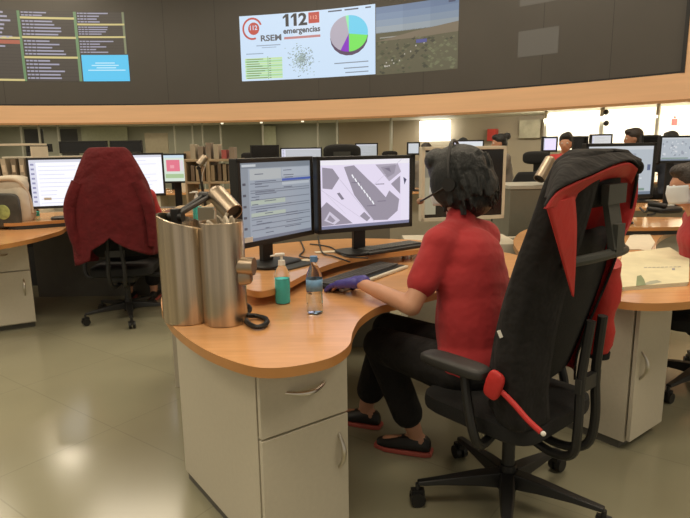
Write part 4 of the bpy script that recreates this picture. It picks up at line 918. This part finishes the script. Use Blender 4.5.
t = thing('desk_organizer', 'tan open shelf unit crammed with papers above the steel tubes', 'shelf', XQ(214, 5.95), -.1)
mb = MB(); tan = mat('tan_laminate', (.40, .31, .19), .6)
for z in (.75, 1.02, 1.24): mb.box((0, 0, z), (.52, .3, .022), tan)
for x in (-.26, -.02, .26): mb.box((x, 0, .98), (.02, .3, .55), tan)
mb.build('frame', t, bevel=.002)
q = random.Random(8); p = XQ(214, 5.95)
for k in range(9):
    h = q.uniform(.14, .2); mb = MB(); mb.box((0, 0, h/2), (.035, .22, h), mat('file_%d' % k, q.choice([(.40, .32, .20), (.28, .19, .11), (.48, .42, .31), (.16, .12, .08), (.33, .27, .17)]), .7)); o = mb.build('file', bevel=.002)
    o.location = (p.x-.20+.05*k+(.02 if k > 4 else 0), p.y-.02, 1.036); tag(o, 'tan upright file in shelf unit above the steel tubes', 'file', 'files in the tan shelf unit')
for k in range(6):
    mb = MB(); h = q.uniform(.08, .17); mb.box((0, 0, h/2), (.05, .16, h), mat('box_%d' % k, q.choice([(.35, .08, .07), (.14, .12, .12), (.38, .33, .24), (.24, .19, .14)]), .6)); o = mb.build('small_box', bevel=.003); o.location = (p.x-.2+.078*k, p.y, 1.252)
    tag(o, 'small box on top of the tan shelf unit', 'box', 'boxes on the tan shelf unit')
t = thing('note_holder', 'two tan note cards on a stand right of the pink map screen', 'notes', XQ(190, 6.05)+V((0, 0, .73)), 0)
mb = MB(); mb.box((0, 0, .33), (.13, .01, .22), mat('tan_card', (.52, .38, .24), .8)); mb.build('card', t); mb = MB(); mb.box((0, 0, .53), (.13, .01, .14), mat('tan_card2', (.45, .34, .22), .8)); mb.build('card', t)
mb = MB(); mb.box((0, .02, .3), (.02, .02, .6), blk); mb.box((0, .02, .01), (.12, .12, .02), blk); mb.build('stand', t)
pe = XQ(200, 5.6); lamp('small steel desk lamp left of the tan shelf unit', V((pe.x-.0, 5.68, .775)), Q(199, 168, 5.68), Q(206, 156, 5.68), Q(199, 165, 5.64), .035)
mb = MB(); mb.box((0, 0, .365), (1.65, .78, .73), lam_d); o = mb.build('equipment_cabinet', bevel=.004); o.location = (-1.225, 6.0, 0); tag(o, 'dark low cabinet beneath the tan shelf unit and pink map screen', 'cabinet')
p = XQ(172, 5.3)
for k in range(4):
    mb = MB(); mb.sq((0, 0, .035), (.09, .06, .035), (blk2, mat('maroon', (.12, .03, .03), .6), blk)[k % 3], .7, .7); o = mb.build('telephone_accessory' if 0 else 'headset_case'); o.location = (p.x-.22+.17*k, 5.32+.05*(k % 2), .731); tag(o, ('leftmost', 'second from left', 'third from left', 'rightmost')[k]+' dark soft case lying under the pink map screen', 'case', 'dark cases under pink map screen')
#@@FAR
# ---------------------------------------------------------------- far rows
def far_desk(lab, x0, x1, Y, dy=.8, z=.73):
    a, b = XQ(x0, Y), XQ(x1, Y); t = thing('desk', lab, 'desk', ((a.x+b.x)/2, Y+dy/2, 0), 0); L_ = b.x-a.x
    mb = MB(); mb.box((0, 0, z-.015), (L_, dy, .03), wood); mb.build('desktop', t, bevel=.003); mb = MB(); mb.box((0, .1, (z-.03)/2), (L_-.1, .05, z-.03), lam); mb.build('modesty_panel', t)
    for e in (-1, 1): mb = MB(); mb.box((e*(L_/2-.05), 0, (z-.03)/2), (.05, dy-.1, z-.03), lam); mb.build('leg', t)
    return t
far_desk('beech desk far left beyond the cream divider', -40, 150, 8.6)
far_desk('beech desk in far row behind the front left monitor', 150, 335, 8.4, .7)
far_desk('beech desk in far row behind the cream framed monitor', 345, 520, 8.0)
far_desk('beech desk in far row right of the empty high-backed chair', 530, 640, 7.0)
far_desk('beech desk nearest the right edge in the far row', 634, 760, 5.6)
far_desk('beech desk in the most distant row at right', 560, 700, 9.3, .7)
def fm(label, x0, x1, y0, y1, Y, draw=None, zb=.73, rot=0, **k):
    a, b = XQ(x0, Y-rot/2), XQ(x1, Y+rot/2); zt, zl = ZQ((x0+x1)/2, y0, Y), ZQ((x0+x1)/2, y1, Y)
    return monitor(label, a, b, zt, zt-zl, min(zb, zl-.02), draw or dark_scr, bez=.02, group=None, **k)
fm('dark far monitor above the left white monitor, leftmost of the row', 27, 51, 144, 152, 8.7)
fm('wide dark far monitor left of the dark red jacket top', 59, 107, 141, 153, 8.8)
fm('dark far monitor peeking above the dark red jacket', 110, 142, 140.5, 153, 8.8)
fm('far monitor with grey screen top above front left monitor', 280, 322, 147.5, 165, 8.5, doc((175, 178, 182), 4), zb=.73)
fm('long dark far monitor between two pale posts', 250, 279, 145, 160, 8.6)
fm('far monitor with pale screen behind the left headrest hump', 355, 378, 143, 160, 8.3, doc((165, 168, 170), 6))
fm('bright white small far monitor left of the person hair', 407, 420, 142, 155, 8.1, plain)
fm('far monitor with white top glimpsed above the cream frame', 453, 484, 140, 156, 8.2, doc((205, 210, 214), 7))
fm('small bright lilac far monitor right of empty high-backed chair', 542, 557.5, 136.5, 152, 7.1, doc((226, 215, 245), 8))
fm('far monitor with pale map left of the brown haired man', 590, 612, 134, 150, 7.2, doc((200, 200, 200), 9, (160, 160, 170)))
fm('dark back of far monitor under the brown haired man', 641, 660, 135, 165, 6.1)
fm('far monitor with pale map at the right edge', 659.5, 694, 135.5, 163, 5.75, map2)
fm('tiny dark far monitor behind black shirted operator', 573, 588, 136, 150, 7.3)
# white keyboard boxes, small stuff on far desks
for i, (x, y, Y, s) in enumerate(((293, 151, 8.3, 0), (178, 148, 8.5, 1), (150, 147, 8.5, 2), (232, 150, 8.5, 3))):
    mb = MB(); mb.box((0, 0, .12), (.14, .14, .24), (white_pl, cream, mat('lilac_box', (.4, .4, .55), .6), cream)[s]); o = mb.build('storage_box', bevel=.004); p = XQ(x, Y); o.location = (p.x, Y+.1, ZQ(x, y, Y)-.12 if 0 else .731); tag(o, ('white box on far desk between dark screens', 'cream box on far desk above pink map screen', 'lilac box on far desk right of jacket top', 'cream box on far desk left of front left monitor')[s], 'box')
# chair backs far away
farchairs = ((342, 4.95, 0, 1.07, 'rounded black chair back rising behind the street map monitor'), (184, 9.8, 10, 1.0, 'black chair back far behind the pink map screen'), (299, 9.6, 0, 1.0, 'black chair back behind the long dark far monitor'), (383, 9.6, 20, 1.0, 'black chair back far beyond white small monitor'),
             (240, 9.7, 160, 1.0, 'black chair back above the left end of form monitor'), (82, 10.1, -10, 1.0, 'black chair back far left behind wide dark monitor'), (592, 8.9, 180, 1.0, 'black chair facing us in the distant right row'))
fc = None
for x, Y, a, s, lab in farchairs:
    if fc is None: fc = star_chair('office_chair', lab, XQ(x, Y), rad(a), head=True)
    else: dup(fc, XQ(x, Y), rad(a), lab, sc=s)
fc.scale = (1.12, 1.07, 1.07)
# far people
def sp(lab, x, Y, rz, hm, sm, hf=hair_short, ztop=None, seat=True, mask=False, **k):
    t, _ = person(lab, XQ(x, Y), rad(rz), {}, None, hm, sm, vox=.02, hairfn=hf, mask=mask, headset=False, **k)
    if ztop:
        s = ztop/1.335; t.scale = (s, s, s)
    return t
dk = mat('navy_shirt', (.03, .035, .05), .8); gy = mat('grey_shirt', (.18, .17, .15), .8)
sp('brown haired man in profile at right, behind the far monitors', 641, 8.3, 80, hair_br, dk, ztop=ZQ(641, 127, 8.3), skinm=skin2)
sp('dark haired person head near the fire sign', 675, 8.6, 10, hair_b, dk, ztop=ZQ(675, 130, 8.6))
sp('person with black hair and red collar left of pale map monitor', 567, 8.2, 150, hair_b, lining, hf=hair_bun, ztop=ZQ(567, 132, 8.2))
sp('person with dark hair far behind the cream framed monitor', 464, 9.8, 0, hair_b, gy, ztop=ZQ(464, 137, 9.8))
sp('dark haired person beyond the red box, arm raised to headset', 506, 9.2, 90, hair_b, gy, hf=hair_bun, ztop=ZQ(506, 133, 9.2))
sp('dark haired person bent low far left above white monitor', 38, 9.9, 0, hair_b, dk, ztop=ZQ(38, 146, 9.4))
sp('dark haired person beside the rightmost pale posts', 427, 9.0, 0, hair_br, gy, ztop=ZQ(427, 142, 9.0))
# desk fan on far desk
t = thing('desk_fan', 'round beige desk fan on far desk below the beige board', 'fan', XQ(157, 8.6)+V((0, .1, .73)), 0)
mb = MB()
for r in (.05, .09, .13): mb.tube([(r*cos(a*PI/12), -.05, .34+r*sin(a*PI/12)) for a in range(25)], .008, beige_f, 6)
for a in range(12): mb.tube([(0, -.05, .34), (.13*cos(a*PI/6), -.05, .34+.13*sin(a*PI/6))], .004, beige_f, 5)
mb.build('grille', t)
mb = MB(); mb.cyl((0, -.04, .34), (0, .05, .34), .04, .035, beige_f); mb.build('motor', t)
mb = MB(); mb.cyl((0, 0, 0), (0, 0, .02), .08, .07, beige_f); mb.cyl((0, 0, .02), (0, 0, .32), .012, .012, beige_f); mb.build('stand', t)
mb = MB()
for k in range(3):
    a = 2*PI*k/3; mb.ell((.055*cos(a), -.045, .34+.055*sin(a)), (.05, .006, .03), cream, Matrix.Rotation(-a, 3, 'Y'))
mb.build('blades', t)
# bottles and cups on the far desks
t = thing('storage_cabinet', 'pale low cabinet running under the bright right wall', 'cabinet', XQ(600, 10.75), .0)
mb = MB(); mb.box((0, 0, .62), (1.9, .4, 1.24), mat('pale_sage2', (.42, .42, .30), .6)); mb.build('body', t, bevel=.004)
for k in range(4): mb = MB(); mb.box((-.72+.48*k, -.205, .62), (.46, .012, 1.2), mat('pale_sage3', (.45, .44, .32), .6)); mb.build('door', t, bevel=.003)
# ---------------------------------------------------------------- lights
def area(name, loc, sx, sy, pw, col=(1, .86, .66), rot=(0, 0, 0)):
    l = bpy.data.lights.new(name, 'AREA'); l.shape = 'RECTANGLE'; l.size = sx; l.size_y = sy; l.energy = pw; l.color = col
    o = bpy.data.objects.new(name, l); C.objects.link(o); o.location = loc; o.rotation_euler = rot; return o
for x, y in ((-8, 0), (-4, 0), (0, 0), (4, 0), (-8, 5), (-3.5, 5), (1.2, 5), (5, 5), (-8, 10), (-3.8, 10), (.5, 9.5)):
    area('ceiling_lamp', (x, y, 5.85), 2.6, 1.3, 116)
area('ceiling_lamp', (-6.85, 13.0, 5.8), .5, .5, 45)
for u in (-6, -3, 0, 3, 5.6): 
    p = W(u, 1.96, -1.3); area('soffit_fill', p, 1.2, .3, 16)  # unseen fill light added to lift the recess back wall
for u in (9.2, 10.8, 12.4): 
    p = W(u, 1.90, -.25); area('soffit_fill', p, 1.4, .25, 34, (1, .93, .78), (rad(62), 0, facing(p)))  # unseen fill light added and tilted to brighten the cream wall evenly
wd = bpy.data.worlds.new('world'); bpy.context.scene.world = wd; wd.use_nodes = True
wd.node_tree.nodes['Background'].inputs[0].default_value = (1, .9, .74, 1); wd.node_tree.nodes['Background'].inputs[1].default_value = .42
vs = bpy.context.scene.view_settings; vs.view_transform = 'Standard'; vs.look = 'None'; vs.exposure = 0; vs.gamma = 1; vs.use_curve_mapping = False
